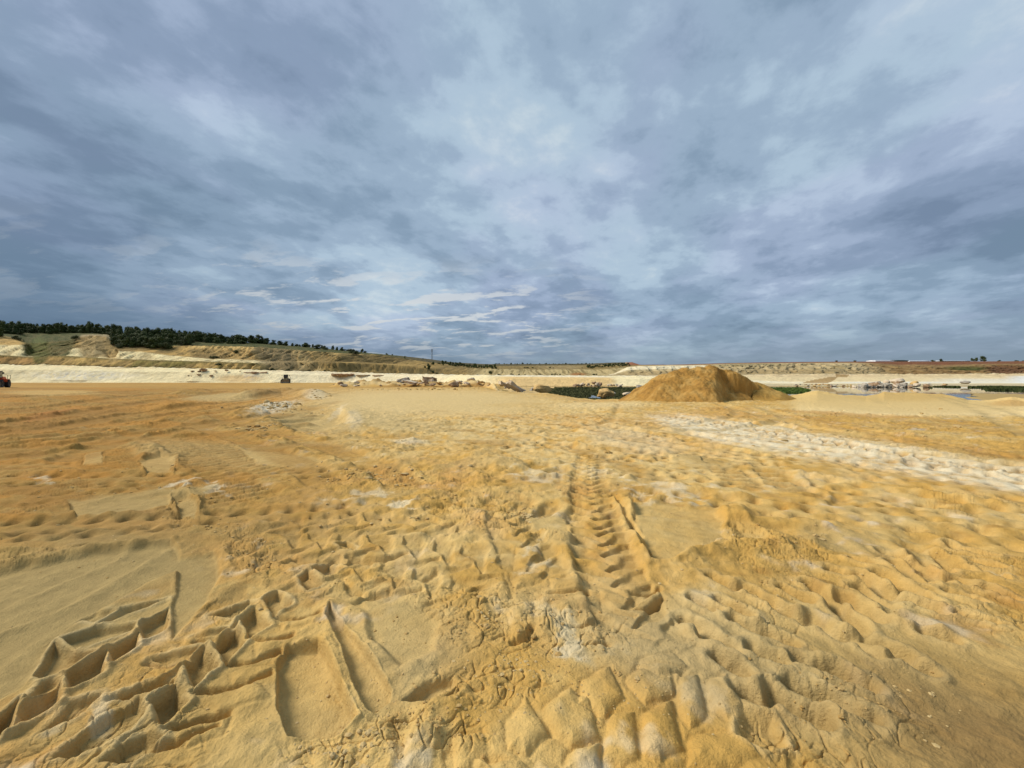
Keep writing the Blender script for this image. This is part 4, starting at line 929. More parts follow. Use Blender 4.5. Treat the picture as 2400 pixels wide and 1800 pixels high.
# ------------------------------------------------------------------ rocks
def rock_mat(name, ca, cb_, cc_, sc=1.2):
    m, q, p = new_mat(name); t = q.n('ShaderNodeTexCoord').outputs['Object']
    n = q.noise(t, sc, 6, .65, .4); n2 = q.noise(t, sc*4, 5, .65)
    c = q.ramp(n, [(.36, ca), (.5, cb_), (.64, cc_)])
    q.put(p.inputs['Base Color'], q.mix(q.maprange(n2, .55, .75, 0, .5), c, tuple(v*.6 for v in cb_)+(1,)))
    p.inputs['Roughness'].default_value = .9; p.inputs['Specular IOR Level'].default_value = .2
    bump(q, p, n2, .12); return m
R_pale = rock_mat('pale_sandstone', (.55, .42, .28), (.66, .54, .38), (.50, .40, .34))
R_brown = rock_mat('brown_crust_rock', (.20, .115, .055), (.34, .22, .12), (.62, .48, .34))
R_grey = rock_mat('grey_rock', (.26, .23, .19), (.44, .38, .29), (.60, .53, .42))
R_ochre = rock_mat('ochre_rock', (.46, .28, .10), (.60, .40, .16), (.36, .22, .09))
def rock_mesh(seed, flat=.6, angular=.5, sub=3):
    import bmesh
    bm = bmesh.new(); bmesh.ops.create_icosphere(bm, subdivisions=sub, radius=.5)
    r = random.Random(seed); planes = []
    for _ in range(9):
        v = Vector((r.gauss(0, 1), r.gauss(0, 1), r.gauss(0, 1))).normalized(); planes.append((v, r.uniform(.26, .44)))
    co = np.array([v.co for v in bm.verts]); nn = fbm(co[:, 0]*3+seed*3.1, co[:, 1]*3+co[:, 2]*2.3, 3, seed)
    for v, n_ in zip(bm.verts, nn):
        for pl, d in planes:
            k = v.co.dot(pl)-d
            if k > 0: v.co -= pl*k*(.9*angular+.1)
        v.co *= 1+.22*n_; v.co.z *= flat
    zmin = min(v.co.z for v in bm.verts)
    for v in bm.verts: v.co.z -= zmin
    me = bpy.data.meshes.new('rock'); bm.to_mesh(me); bm.free(); return me
def slab_mesh(seed):
    import bmesh
    bm = bmesh.new(); bmesh.ops.create_cube(bm, size=1.0)
    bmesh.ops.subdivide_edges(bm, edges=bm.edges[:], cuts=5, use_grid_fill=True)
    r = random.Random(seed); co = np.array([v.co for v in bm.verts])
    nn = fbm(co[:, 0]*2+seed*2.7, co[:, 1]*2+co[:, 2], 3, seed+9); n2 = fbm(co[:, 1]*2.4+seed, co[:, 0]*2.1+co[:, 2], 3, seed+19); a = r.uniform(-.3, .3)
    for v, n_, m_ in zip(bm.verts, nn, n2):
        v.co.x *= 1 + .5*m_ + a*v.co.y; v.co.y *= 1+.4*n_; v.co.z = v.co.z*.28*(1+.5*n_) + .10*m_
    zmin = min(v.co.z for v in bm.verts)
    for v in bm.verts: v.co.z -= zmin
    me = bpy.data.meshes.new('slab'); bm.to_mesh(me); bm.free(); return me
ROCKS = [rock_mesh(i, .55+.25*random.random(), .9, 3) for i in range(8)]; SLABS = [slab_mesh(i) for i in range(5)]
_rk = {}
def put_rock(name, mi, mat, px, py, d, wpx, hratio=None, tilt=(0, 0, 0), label=None, cat='rock', group=None, slab=False, zoff=0.0):
    key = (slab, mi, mat.name)
    if key not in _rk:
        me = (SLABS if slab else ROCKS)[mi].copy(); me.materials.append(mat); _rk[key] = me
    o = bpy.data.objects.new(name, _rk[key]); C.objects.link(o)
    w = wpx/F*d; x, y = at(px, d)
    o.location = (x, y, HC+(HY-py)/F*d + zoff); o.scale = (w, w*random.uniform(.7, 1.1), w*(hratio or 1.0)); o.rotation_euler = tuple(R(t) for t in tilt)
    tag(o, label, cat, group); return o
# named boulders of the rubble berm, left to right (column, foot row, distance, width)
put_rock('boulder', 1, R_brown, 785, 905.5, 96, 10, .9, (0, 0, 20), 'small round dark brown boulder at the left end of the rubble berm', 'boulder')
put_rock('boulder', 2, R_brown, 797, 906, 95, 17, 1.1, (0, 12, 70), 'brown backed boulder leaning beside the small round one at the left end of the berm', 'boulder')
put_rock('boulder', 3, R_pale, 806, 907, 92, 18, .7, (0, 0, 40), 'pale pink faced boulder in front of the brown backed one', 'boulder')
put_rock('boulder', 4, R_pale, 835, 902.5, 97, 16, 1.0, (10, 0, 10), 'upright pale boulder with grey cap on the left part of the berm', 'boulder')
put_rock('boulder', 5, R_brown, 890, 901, 97, 12, 1.1, (0, 20, 30), 'dark split boulder poking out of the middle of the berm', 'boulder')
put_rock('boulder', 0, R_brown, 1063, 909, 88, 29, .92, (0, 6, 15), 'big brown crusted boulder with a broken pink face, alone in front of the berm', 'boulder')
put_rock('boulder', 6, R_pale, 1106, 895, 98, 23, .85, (0, 0, 10), 'big square pale block on the crest of the berm', 'boulder')
put_rock('rock_slab', 0, R_grey, 945, 895, 97, 26, .9, (0, -10, 8), 'long dark flat slab lying on the crest of the berm', 'rock slab', slab=True)
put_rock('rock_slab', 1, R_pale, 962, 899, 94, 26, .7, (0, 14, -15), 'long pale slab tilted across the middle of the berm', 'rock slab', slab=True)
put_rock('rock_slab', 2, R_brown, 1005, 896, 97, 28, 1.2, (0, 6, 5), 'brown layered slab left of the big brown boulder', 'rock slab', slab=True)
put_rock('rock_slab', 3, R_pale, 1181, 906, 78, 26, .8, (0, 24, 18), 'short pale slab leaning on the long one at the right end of the berm', 'rock slab', slab=True)
put_rock('rock_slab', 4, R_pale, 1203, 910, 76, 36, .7, (0, 33, 25), 'long pale slab sliding down toward the pond at the right end of the berm', 'rock slab', slab=True)
put_rock('boulder', 1, R_ochre, 1270, 922, 68, 44, .8, (0, 4, 10), 'big flat topped ochre boulder at the near left edge of the pond', 'boulder')
put_rock('rock_slab', 1, R_grey, 1264, 915, 70, 36, .7, (0, -6, 5), 'grey slab lying on the flat topped boulder by the pond', 'rock slab', slab=True)
put_rock('boulder', 2, R_ochre, 1416, 932, 72, 44, .8, (0, 0, 70), 'ochre boulder standing alone in the green water left of the mound', 'boulder')
put_rock('rock_slab', 2, R_grey, 1432, 921, 73, 18, .7, (0, 16, 5), 'thin grey slab on the lone ochre boulder in the water', 'rock slab', slab=True)
put_rock('boulder', 3, R_pale, 1475, 930, 70, 34, .6, (0, 0, 20), 'low pale boulder at the left foot of the mound by the water', 'boulder')
put_rock('boulder', 5, R_grey, 1497, 912, 100, 18, 1.0, (0, 10, 20), 'grey pointed boulder behind the left foot of the mound', 'boulder')
put_rock('boulder', 6, R_ochre, 2144, 905.5, 140, 21, 1.15, (0, 0, 20), 'tall round ochre boulder mirrored in the right pond', 'boulder')
put_rock('boulder', 4, R_pale, 2103, 899, 150, 36, .55, (0, 0, 10), 'broad pale grey heap shaped boulder behind the rock jumble', 'boulder')
put_rock('boulder', 7, R_grey, 2262, 900, 150, 24, .5, (0, 0, 10), 'grey boulder on the far bank by the dark reeds at right', 'boulder')
for k, (px, py, w, a) in enumerate(((2018, 905, 20, 0), (2050, 906, 24, 8), (2063, 903, 22, -20), (2085, 902, 20, 30), (2112, 906, 24, 5))):
    pass
lab_berm = 'pale sandstone rubble block in the low berm across the middle of the pit'
rb = random.Random(21)
for i in range(64):
    px = rb.uniform(775, 1235); t = (px-775)/460
    py = np.interp(px, [775, 900, 1050, 1130, 1180, 1235], [903, 901, 899, 898, 905, 918]) + rb.uniform(-3.5, 4.5); d = np.interp(px, [775, 1130, 1235], [96, 94, 72])+rb.uniform(-3, 3)
    sl = rb.random() < .4
    put_rock('rubble_block', rb.randrange(5 if sl else 8), rb.choice([R_pale, R_pale, R_brown, R_ochre]), px, py+1.5, d, rb.uniform(4, 13), rb.uniform(.7, 1.2), (rb.uniform(-20, 20), rb.uniform(-25, 25), rb.uniform(0, 180)), lab_berm, 'rock', 'rubble blocks of the berm', slab=sl)
for i in range(44):
    px = rb.uniform(1345, 1455); py = 905 - rb.uniform(0, 7)*math.sin((px-1340)/120*3.1); d = 146+rb.uniform(-3, 3)
    sl = rb.random() < .5
    put_rock('shore_rock', rb.randrange(5 if sl else 8), rb.choice([R_brown, R_brown, R_grey, R_pale]), px, py+1, d, rb.uniform(4, 10), rb.uniform(.7, 1.1), (rb.uniform(-30, 30), rb.uniform(-30, 30), rb.uniform(0, 180)),
             'brown rock in the jumble at the far shore of the left pond', 'rock', 'rocks at the far shore left of the mound', slab=sl)
for i in range(58):
    px = rb.gauss(2075, 38); py = 908.5 - abs(rb.gauss(0, 1))*5*np.exp(-((px-2085)/45)**2) ; d = 136+(908-py)*1.2+rb.uniform(-2, 2)
    sl = rb.random() < .5
    put_rock('jumble_rock', rb.randrange(5 if sl else 8), rb.choice([R_grey, R_grey, R_pale, R_brown]), px, py, d, rb.uniform(6, 17), rb.uniform(.8, 1.2), (rb.uniform(-35, 35), rb.uniform(-35, 35), rb.uniform(0, 180)),
             'angular grey rock in the jumble standing in the right pond', 'rock', 'jumbled rocks in the right pond', slab=sl)
for i in range(50):
    px = rb.uniform(1850, 2020) if i % 3 else rb.uniform(2160, 2230); d = 147+rb.uniform(-2, 8); py = 905.5-(d-147)*.5
    put_rock('bank_rock', rb.randrange(8), rb.choice([R_ochre, R_brown, R_grey]), px, py, d, rb.uniform(3, 9), rb.uniform(.5, .9), (0, 0, rb.uniform(0, 180)),
             'small dark rock on the far bank of the right pond', 'rock', 'small rocks along the far bank', slab=False)
for (px, py, w) in ((451, 870, 9), (467, 870, 9), (477, 868, 16), (466, 878, 9), (495, 880, 8), (442, 879, 5), (449, 880, 4), (505, 869, 7), (531, 868, 10), (563, 869, 5)):
    f = np.interp(py, [862, 897], [8, 0]); put_rock('fallen_rock', rb.randrange(8), R_brown, px, py+2, 186+f, w, .7, (0, 0, rb.uniform(0, 90)), 'small brown rock on the white wall left of the distant loader', 'rock', 'small rocks lying on the white wall')
def ledge(px0, px1, py, d, th, mat, label):
    n = max(6, int((px1-px0)/2.2)); V_ = []; F_ = []
    for i in range(n+1):
        t = i/n; px = px0+(px1-px0)*t; w = math.sin(math.pi*t)**.5
        nn = float(fbm(np.array([px*.12]), np.array([py*1.]), 3, 7)[0])
        for (dy, dz) in ((-.9*w-nn*1.2-.4, -th*w*(.9+nn)), (-1.3*w-nn-.6, th*.15), (1.5, th*.45), (2.5, -th)):
            x, y = at(px, d+dy); V_.append((x, y, HC+(HY-py)/F*d+dz+nn*.3))
    for i in range(n):
        for j in range(4): F_.append((i*4+j, (i+1)*4+j, (i+1)*4+(j+1) % 4, i*4+(j+1) % 4))
    F_ += [(3, 2, 1, 0), (n*4, n*4+1, n*4+2, n*4+3)]
    o = link_mesh('rock_ledge', V_, F_, mat, smooth=False); tag(o, label, 'rock ledge')
ledge(571, 626, 873.5, 193.0, 1.1, R_brown, 'dark red brown overhanging ledge in the white wall left of the distant loader')
ledge(776, 830, 877.5, 189.0, .8, R_brown, 'broken brown ledge high on the white wall above the left end of the berm')
ledge(834, 868, 879, 187.5, .5, R_grey, 'thin grey ledge of cracked plates on the white wall above the berm')
ledge(872, 900, 880, 186.0, .5, R_brown, 'short brown ledge at the right end of the cracked plates on the white wall')

# ------------------------------------------------------------------ trees and shrubs
def leaf_mat(name, a, c_):
    m, q, p = new_mat(name); inf = q.n('ShaderNodeObjectInfo'); t = q.n('ShaderNodeTexCoord').outputs['Object']
    n = q.noise(t, 2.2, 4, .6)
    f = q.math('ADD', q.math('MULTIPLY', inf.outputs['Random'], .45), q.math('MULTIPLY', q.maprange(n, .3, .7, 0, 1), .55))
    q.put(p.inputs['Base Color'], q.mix(f, a+(1,), c_+(1,))); p.inputs['Roughness'].default_value = .75; p.inputs['Specular IOR Level'].default_value = .15
    return m
M_leaf = leaf_mat('dark_foliage', (.034, .052, .014), (.10, .122, .034)); M_leaf2 = leaf_mat('bush_foliage', (.035, .050, .014), (.085, .095, .028)); M_bark = simple_mat('bark', (.10, .07, .045), .9)
def crown_mesh(seed, n, kind):
    r = random.Random(seed); V_, F_ = [], []
    lobes = []
    if kind == 'round':
        for _ in range(13):
            a = r.uniform(0, 6.28); z_ = r.uniform(.16, .84); rr_ = r.uniform(.0, .30)*(1.1-.7*z_); lobes.append((math.cos(a)*rr_, math.sin(a)*rr_, z_, r.uniform(.13, .22)))
    elif kind == 'tall':
        for k in range(10):
            z = .14+.76*k/10; a = r.uniform(0, 6.28); rr_ = .13*(1-.5*k/10); lobes.append((math.cos(a)*rr_, math.sin(a)*rr_, z, .20*(1-.62*k/10)))
    elif kind == 'cone':
        for k in range(10):
            z = .12+.82*k/10; lobes.append((r.uniform(-.03, .03), r.uniform(-.03, .03), z, .24*(1-.88*k/10)))
    else:
        for _ in range(8):
            a = r.uniform(0, 6.28); rr_ = r.uniform(0, .36); lobes.append((math.cos(a)*rr_, math.sin(a)*rr_, r.uniform(.12, .55)*(1-rr_), r.uniform(.16, .28)))
    for i in range(n):
        lx, ly, lz, lr = r.choice(lobes); v = Vector((r.gauss(0, 1), r.gauss(0, 1), r.gauss(0, 1))).normalized()*lr*r.uniform(.45, 1.08)
        c_ = Vector((lx, ly, lz)) + v; s = r.uniform(.02, .042); nrm = (v.normalized()+Vector((r.uniform(-.5, .5), r.uniform(-.5, .5), r.uniform(-.1, .7)))).normalized()
        t1 = nrm.orthogonal().normalized(); t2 = nrm.cross(t1); b0 = len(V_)
        for k in range(4):
            a = k*1.5708+r.uniform(-.3, .3); V_.append(c_ + (t1*math.cos(a)+t2*math.sin(a))*s*r.uniform(.7, 1.3))
        F_.append((b0, b0+1, b0+2, b0+3))
    me = bpy.data.meshes.new('crown'); me.from_pydata([tuple(v) for v in V_], [], F_); return me
def trunk_mesh(seed, kind):
    r = random.Random(seed); V_, F_ = [], []
    def limb(p0, p1, r0, r1):
        d = (p1-p0).normalized(); t1 = d.orthogonal().normalized(); t2 = d.cross(t1); b0 = len(V_)
        for p, rad in ((p0, r0), (p1, r1)):
            for k in range(6): a = k*1.0472; V_.append(p+(t1*math.cos(a)+t2*math.sin(a))*rad)
        for k in range(6): F_.append((b0+k, b0+(k+1) % 6, b0+6+(k+1) % 6, b0+6+k))
    top = .86 if kind in ('cone', 'tall') else .55
    if kind == 'bush': top = .3
    limb(Vector((0, 0, -.05)), Vector((.01, 0, top*.5)), .022, .016); limb(Vector((.01, 0, top*.5)), Vector((0, .01, top)), .016, .006)
    for k in range(5 if kind != 'cone' else 0):
        a = r.uniform(0, 6.28); z0 = top*r.uniform(.45, .9); limb(Vector((0, 0, z0)), Vector((math.cos(a)*.2, math.sin(a)*.2, z0+.18)), .010, .004)
    me = bpy.data.meshes.new('trunk'); me.from_pydata([tuple(v) for v in V_], [], F_); me.materials.append(M_bark); return me
PROTO = {}
for kind, nv, cnt in (('round', 4, 1500), ('tall', 3, 1200), ('cone', 2, 900), ('bush', 3, 1000)):
    PROTO[kind] = []
    for i in range(nv):
        cm = crown_mesh(100*nv+i+len(kind), cnt, kind); cm.materials.append(M_leaf2 if kind == 'bush' else M_leaf)
        PROTO[kind].append((cm, trunk_mesh(i+7, kind)))
def plant(kind, x, y, z, h, wide=1.0, label=None, cat='tree', group=None, name=None):
    cm, tm_ = random.choice(PROTO[kind]); nm = name or {'round': 'broadleaf_tree', 'tall': 'tree', 'cone': 'conifer', 'bush': 'shrub'}[kind]
    e = empty(nm, (x, y, z), random.uniform(0, 6.28)); e.scale = (h*wide, h*wide, h)
    for n_, me in (('crown', cm), ('trunk', tm_)):
        o = bpy.data.objects.new(n_, me); C.objects.link(o); o.parent = e
    tag(e, label, cat, group); return e
def on_line(line_a, line_b, px, t):
    i = int(np.clip(np.searchsorted(PXS, px), 0, len(PXS)-1)); p = line_a[i]*(1-t)+line_b[i]*t; return p
rt_ = random.Random(33)
# treetop outline of the wood: photograph row of the tops per column
TOPS = [(-160, 742), (0, 746), (18, 750), (38, 746), (60, 753), (90, 755), (120, 754), (140, 752), (160, 756), (190, 758), (212, 749), (235, 760), (270, 758), (300, 760), (330, 764), (370, 766), (398, 764), (420, 772), (450, 772), (500, 777), (530, 783), (565, 781), (585, 795)]
lab_wood = 'dark green tree in the dense wood on the left cliff top'
for i in range(210):
    px = -140 + 715*((i+.5)/210) + rt_.uniform(-4, 4); t = rt_.uniform(.45, 1.0)
    p = on_line(u_f, u_g, px, t); d = p[1]
    top = np.interp(px, [a for a, _ in TOPS], [v for _, v in TOPS]) + abs(rt_.gauss(0, 3.0)) + (0 if t > .6 else rt_.uniform(3, 12))
    h = HC+(HY-top)/F*d - p[2]
    if px > 560 and t < .5: continue
    if h < 2.5: h = rt_.uniform(3, 4.5)
    if 45 < px < 265 and t < .75: p = on_line(u_f, u_g, px, .9); d = p[1]; h = HC+(HY-top)/F*d - p[2]
    plant(rt_.choice(['round', 'round', 'tall', 'tall', 'bush']), p[0], p[1], p[2]-.2, h, rt_.uniform(.8, 1.25)*min(1.5, max(.8, 8/h)), lab_wood, 'tree', 'trees of the wood on the left cliff top', name='tree')
# trees that come down the slope between the tan slope and the long cliff
for i in range(90):
    px = rt_.uniform(262, 455); t = rt_.uniform(0, .8); p = on_line(u_f, u_g, px, t)
    if i % 3 == 0: p = on_line(u_e, u_f, px, rt_.uniform(.62, .95))
    if i % 3 == 0 and px > 400: continue
    plant(rt_.choice(['round', 'bush', 'tall']), p[0], p[1]-2, p[2]-.3, rt_.uniform(6, 9), rt_.uniform(1.0, 1.5), 'dark green tree on the wooded slope running down toward the long cliff', 'tree', 'trees on the wooded slope', name='tree')
for i in range(14):
    px = rt_.uniform(-120, 48); p = on_line(u_e, u_f, px, rt_.uniform(.85, 1.0))
    plant(rt_.choice(['round', 'bush']), p[0], p[1]-1, p[2]-.3, rt_.uniform(4, 7), rt_.uniform(1, 1.4), 'dark tree at the cliff edge at the far left of the picture', 'tree', 'trees at the cliff edge, far left', name='tree')
for i in range(30):
    px = 575 + 290*(i/30)**1.25 + rt_.uniform(-7, 7); p = on_line(u_f, u_g, px, rt_.uniform(.8, 1.0)); h = np.interp(px, [575, 660, 870], [8.5, 5, 3.6])*rt_.uniform(.7, 1.15)*p[1]/365
    plant(rt_.choice(['round', 'bush', 'tall', 'bush']), p[0], p[1], p[2]-.25, h, rt_.uniform(1.2, 1.8), 'small tree of the thinning row where the wood trails off along the skyline', 'tree', 'trees trailing off from the wood', name='tree')
# single bushes and trees that can be told apart (column, foot row, height px, width factor)
def spot(px, py, hpx, kind, label, cat, wide=1.0, lines=(None, None), d=None, group=None):
    i = int(np.clip(np.searchsorted(PXS, px), 0, len(PXS)-1))
    if d is None:     # find the row on the cliff sheet
        best = None
        for a, c_ in ((l2, u_b), (u_b, u_c), (u_c, u_d), (u_d, u_e), (u_e, u_f), (u_f, u_g)):
            for t in np.linspace(0, 1, 12):
                p = a[i]*(1-t)+c_[i]*t; r_ = HY-F*(p[2]-HC)/p[1]
                if best is None or abs(r_-py) < best[0]: best = (abs(r_-py), p)
        p = best[1]
    else: p = np.array([(px-CX)/F*d, d, HC+(HY-py)/F*d])
    h = hpx/F*p[1]; wide = wide*(1.45 if px < 900 and hpx > 5 else 1.15)
    return plant(kind, p[0], p[1]-1.2, p[2]-.15*h*.5, h*1.1, wide, label, cat, group)
SP = [
 (182, 794, 13, 'bush', 'single dark shrub on the grassy slope below the wood, left of the tan slope', 'shrub', 1.2),
 (205, 768, 18, 'round', 'tallest round headed tree of the wood, above the tan slope', 'tree', 1.0),
 (282, 815, 14, 'bush', 'lone green shrub at the foot of the tan slope', 'shrub', 1.1),
 (555, 826, 11, 'bush', 'green shrub clinging under the rim of the long cliff', 'shrub', 1.2),
 (502, 840, 10, 'bush', 'rounded shrub on the bench above the pale sandstone band', 'shrub', 1.6),
 (513, 857, 9, 'bush', 'low spreading dark shrub below the end of the pale sandstone band', 'shrub', 2.2),
 (636, 868, 9, 'bush', 'dark shrub at the foot of the grey slide above the terrace', 'shrub', 1.6),
 (565, 805, 22, 'round', 'broad tree closing the right end of the wood', 'tree', 1.5),
 (604, 804, 10, 'round', 'first round tree right of the end of the wood', 'tree', 1.9),
 (622, 806, 10, 'bush', 'dense round bush next to the first tree right of the wood', 'shrub', 1.9),
 (640, 808, 7, 'bush', 'low bush trailing off right of the wood', 'shrub', 1.5),
 (658, 809, 6, 'bush', 'small lone bush between the wood and the round solitary tree', 'shrub', 1.5),
 (717, 814, 11, 'round', 'round solitary tree on the skyline above the yellow sand fan', 'tree', 1.5),
 (744, 818, 11, 'round', 'wide tree right of the round solitary one on the skyline', 'tree', 1.6),
 (760, 819, 9, 'bush', 'bush joined to the wide tree on the skyline', 'shrub', 1.6),
 (790, 821, 9, 'cone', 'small pointed conifer alone on the skyline', 'tree', 1.0),
 (805, 822, 8, 'bush', 'left bush of the pair on the skyline', 'shrub', 1.5),
 (817, 823, 7, 'bush', 'right bush of the pair on the skyline', 'shrub', 1.5),
 (831, 830, 14, 'bush', 'dark bush standing on the cliff rim where the cliff starts to darken', 'shrub', 1.3),
 (906, 831, 5, 'bush', 'tiny bush on the falling skyline', 'shrub', 1.6),
 (919, 832, 4, 'bush', 'tiniest bush on the falling skyline', 'shrub', 1.3),
 (949, 840, 7, 'cone', 'small dark conifer left of the mast on the falling skyline', 'tree', 1.2),
 (990, 842, 4, 'bush', 'small bush just left of the mast', 'shrub', 1.5),
 (1005, 866, 14, 'round', 'dark green tree on the rocky spur below the mast', 'tree', 1.0),
 (1013, 873, 8, 'bush', 'round bush at the foot of the rocky spur', 'shrub', 1.2),
 (996, 862, 6, 'bush', 'small bush left of the dark tree on the spur', 'shrub', 1.2),
 (1014, 855, 8, 'round', 'dark tree at the rim right above the rocky spur', 'tree', 1.3),
 (1029, 853, 6, 'bush', 'bush on the rim right of the spur', 'shrub', 1.5),
 (1147, 876, 12, 'bush', 'dark shrub in the notch where the light cliff band begins', 'shrub', 1.0),
]
for s_ in SP: spot(*s_)
for i in range(46):
    px = 1034 + 130*((i+rt_.random())/46); py = np.interp(px, [1034, 1060, 1100, 1165], [856, 859, 863, 866])-rt_.uniform(0, 5)
    spot(px, py, rt_.uniform(5, 10), rt_.choice(['round', 'bush', 'cone']), 'dark tree in the row behind the yellow spur right of the mast', 'tree', rt_.uniform(.8, 1.3), group='trees in the row behind the spur')
for i in range(36):
    px = 1150 + 240*((i+rt_.random())/36); spot(px, 853.5+rt_.uniform(-.5, 1), rt_.uniform(1.8, 4), rt_.choice(['round', 'bush', 'cone']), 'tiny dark tree on the distant skyline in the middle', 'tree', rt_.uniform(1, 1.8), group='tiny trees on the middle skyline')
for i in range(60):
    px = 1374 + 100*((i+rt_.random())/60); spot(px, np.interp(px, [1374, 1475], [863.5, 857])-rt_.uniform(-.5, 5), rt_.uniform(3.5, 6), rt_.choice(['round', 'bush']), 'dark green tree in the belt left of the rusty hill', 'tree', rt_.uniform(1, 1.4), group='trees in the belt by the rusty hill')
for i in range(30):
    px = rt_.choice([1170, 1203, 1216, 1232, 1239, 1249, 1261, 1235, 1296, 1300, 1310, 1290, 1225, 1385, 1390, 1360])+rt_.uniform(-6, 6)
    spot(px, rt_.choice([863, 863, 879, 878]), rt_.uniform(2.5, 5), 'bush', 'small dark shrub dotted about the distant light cliff band', 'shrub', rt_.uniform(1, 1.7), group='shrubs on the distant light cliff')
for i in range(34):
    px = rt_.uniform(300, 1120); spot(px, np.interp(px, [a for a, _ in Y1], [v for _, v in Y1])-rt_.uniform(1, 3), rt_.uniform(1.5, 4), 'bush', 'low dark shrub along the back edge of the terrace', 'shrub', rt_.uniform(1.2, 2.4), group='low shrubs along the terrace')
# right hand skyline
for (px, py, hp, wd, kd, lb__) in ((1960, 847.5, 5, 1.4, 'bush', 'small round bush on the right skyline left of the long mound'), (2001, 847.5, 5, 1.5, 'bush', 'small bush at the left end of the low dark mound on the skyline'),
        (2184, 847, 5, 2.0, 'bush', 'flat wide bush at the right end of the white roofs'), (2203, 847, 6, 1.5, 'round', 'round tree just right of the white roofs'),
        (2277, 846.5, 8, 1.1, 'round', 'left one of the three taller trees on the right skyline'), (2286, 846.5, 10, 1.0, 'round', 'middle one of the three taller trees on the right skyline'), (2303, 846.5, 12, 1.2, 'round', 'right and broadest of the three taller trees on the right skyline'),
        (2341, 846.5, 4, 2.0, 'bush', 'low bush right of the three taller trees')):
    spot(px, py, hp, kd, lb__, 'tree' if kd == 'round' else 'shrub', wd, d=770)
for i in range(22):
    px = rt_.uniform(2362, 2560); spot(px, 847.5, rt_.uniform(3, 6), rt_.choice(['round', 'bush']), 'dark tree in the hedge at the far right of the skyline', 'tree', rt_.uniform(1.2, 2), d=765, group='hedge trees at the far right')
for i in range(24):
    px = rt_.uniform(2215, 2290); spot(px, 867+rt_.uniform(-1.5, 1), rt_.uniform(2, 4.5), 'bush', 'dark shrub on the brown bank at the right', 'shrub', rt_.uniform(1.3, 2.2), d=472, group='shrubs on the brown bank')

# ------------------------------------------------------------------ reeds and green weed on the pond
def weeds(name, box, n, hmax, label, col_a, col_b, mask):
    r = random.Random(len(name)+n); V_, F_ = [], []
    m = leaf_mat(name+'_green', col_a, col_b)
    cnt = 0
    while cnt < n:
        px = r.uniform(box[0], box[1]); d = r.uniform(box[2], box[3]); x, y = at(px, d)
        if not mask(x, y, px, d): continue
        w = r.uniform(.10, .35); h = r.uniform(.3, 1)*hmax; a = r.uniform(0, 3.14); b0 = len(V_); z0 = WATER_Z-.03
        lean = r.uniform(-.4, .4)*h
        V_ += [(x-math.cos(a)*w, y-math.sin(a)*w, z0), (x+math.cos(a)*w, y+math.sin(a)*w, z0), (x+lean+math.cos(a)*w*.3, y+lean*.3+math.sin(a)*w*.3, z0+h), (x+lean-math.cos(a)*w*.5, y+lean*.3-math.sin(a)*w*.5, z0+h*.8)]
        F_.append((b0, b0+1, b0+2, b0+3)); cnt += 1
    o = link_mesh(name, V_, F_, m, smooth=False); tag(o, label, 'weeds', kind='stuff')
nz = lambda x, y, s, sd_: float(fbm(np.array([x*s]), np.array([y*s*.4]), 2, sd_)[0])
weeds('water_weed', (1285, 1560, 62, 132), 19000, .42, 'dark green weed covering the pond left of the mound', (.060, .066, .024), (.115, .115, .042), lambda x, y, px, d: nz(x, y, .1, 3) > -.42 and (px > 1300 or d < 120))
weeds('pond_weed', (1760, 1905, 92, 128), 9000, .45, 'green weed strip on the water right of the mound', (.055, .095, .018), (.11, .16, .03), lambda x, y, px, d: nz(x, y, .1, 5) > -.45 and px < 1900-abs(d-108)*1.2)
weeds('reeds', (2180, 2700, 88, 142), 22000, .6, 'dark reeds standing in the water at the far right', (.035, .050, .014), (.09, .10, .03), lambda x, y, px, d: nz(x, y, .07, 8) > -.14 + .25*(px < 2270) and (px > 2260 or d > 118) and d > 110-(px-2300)*.06)

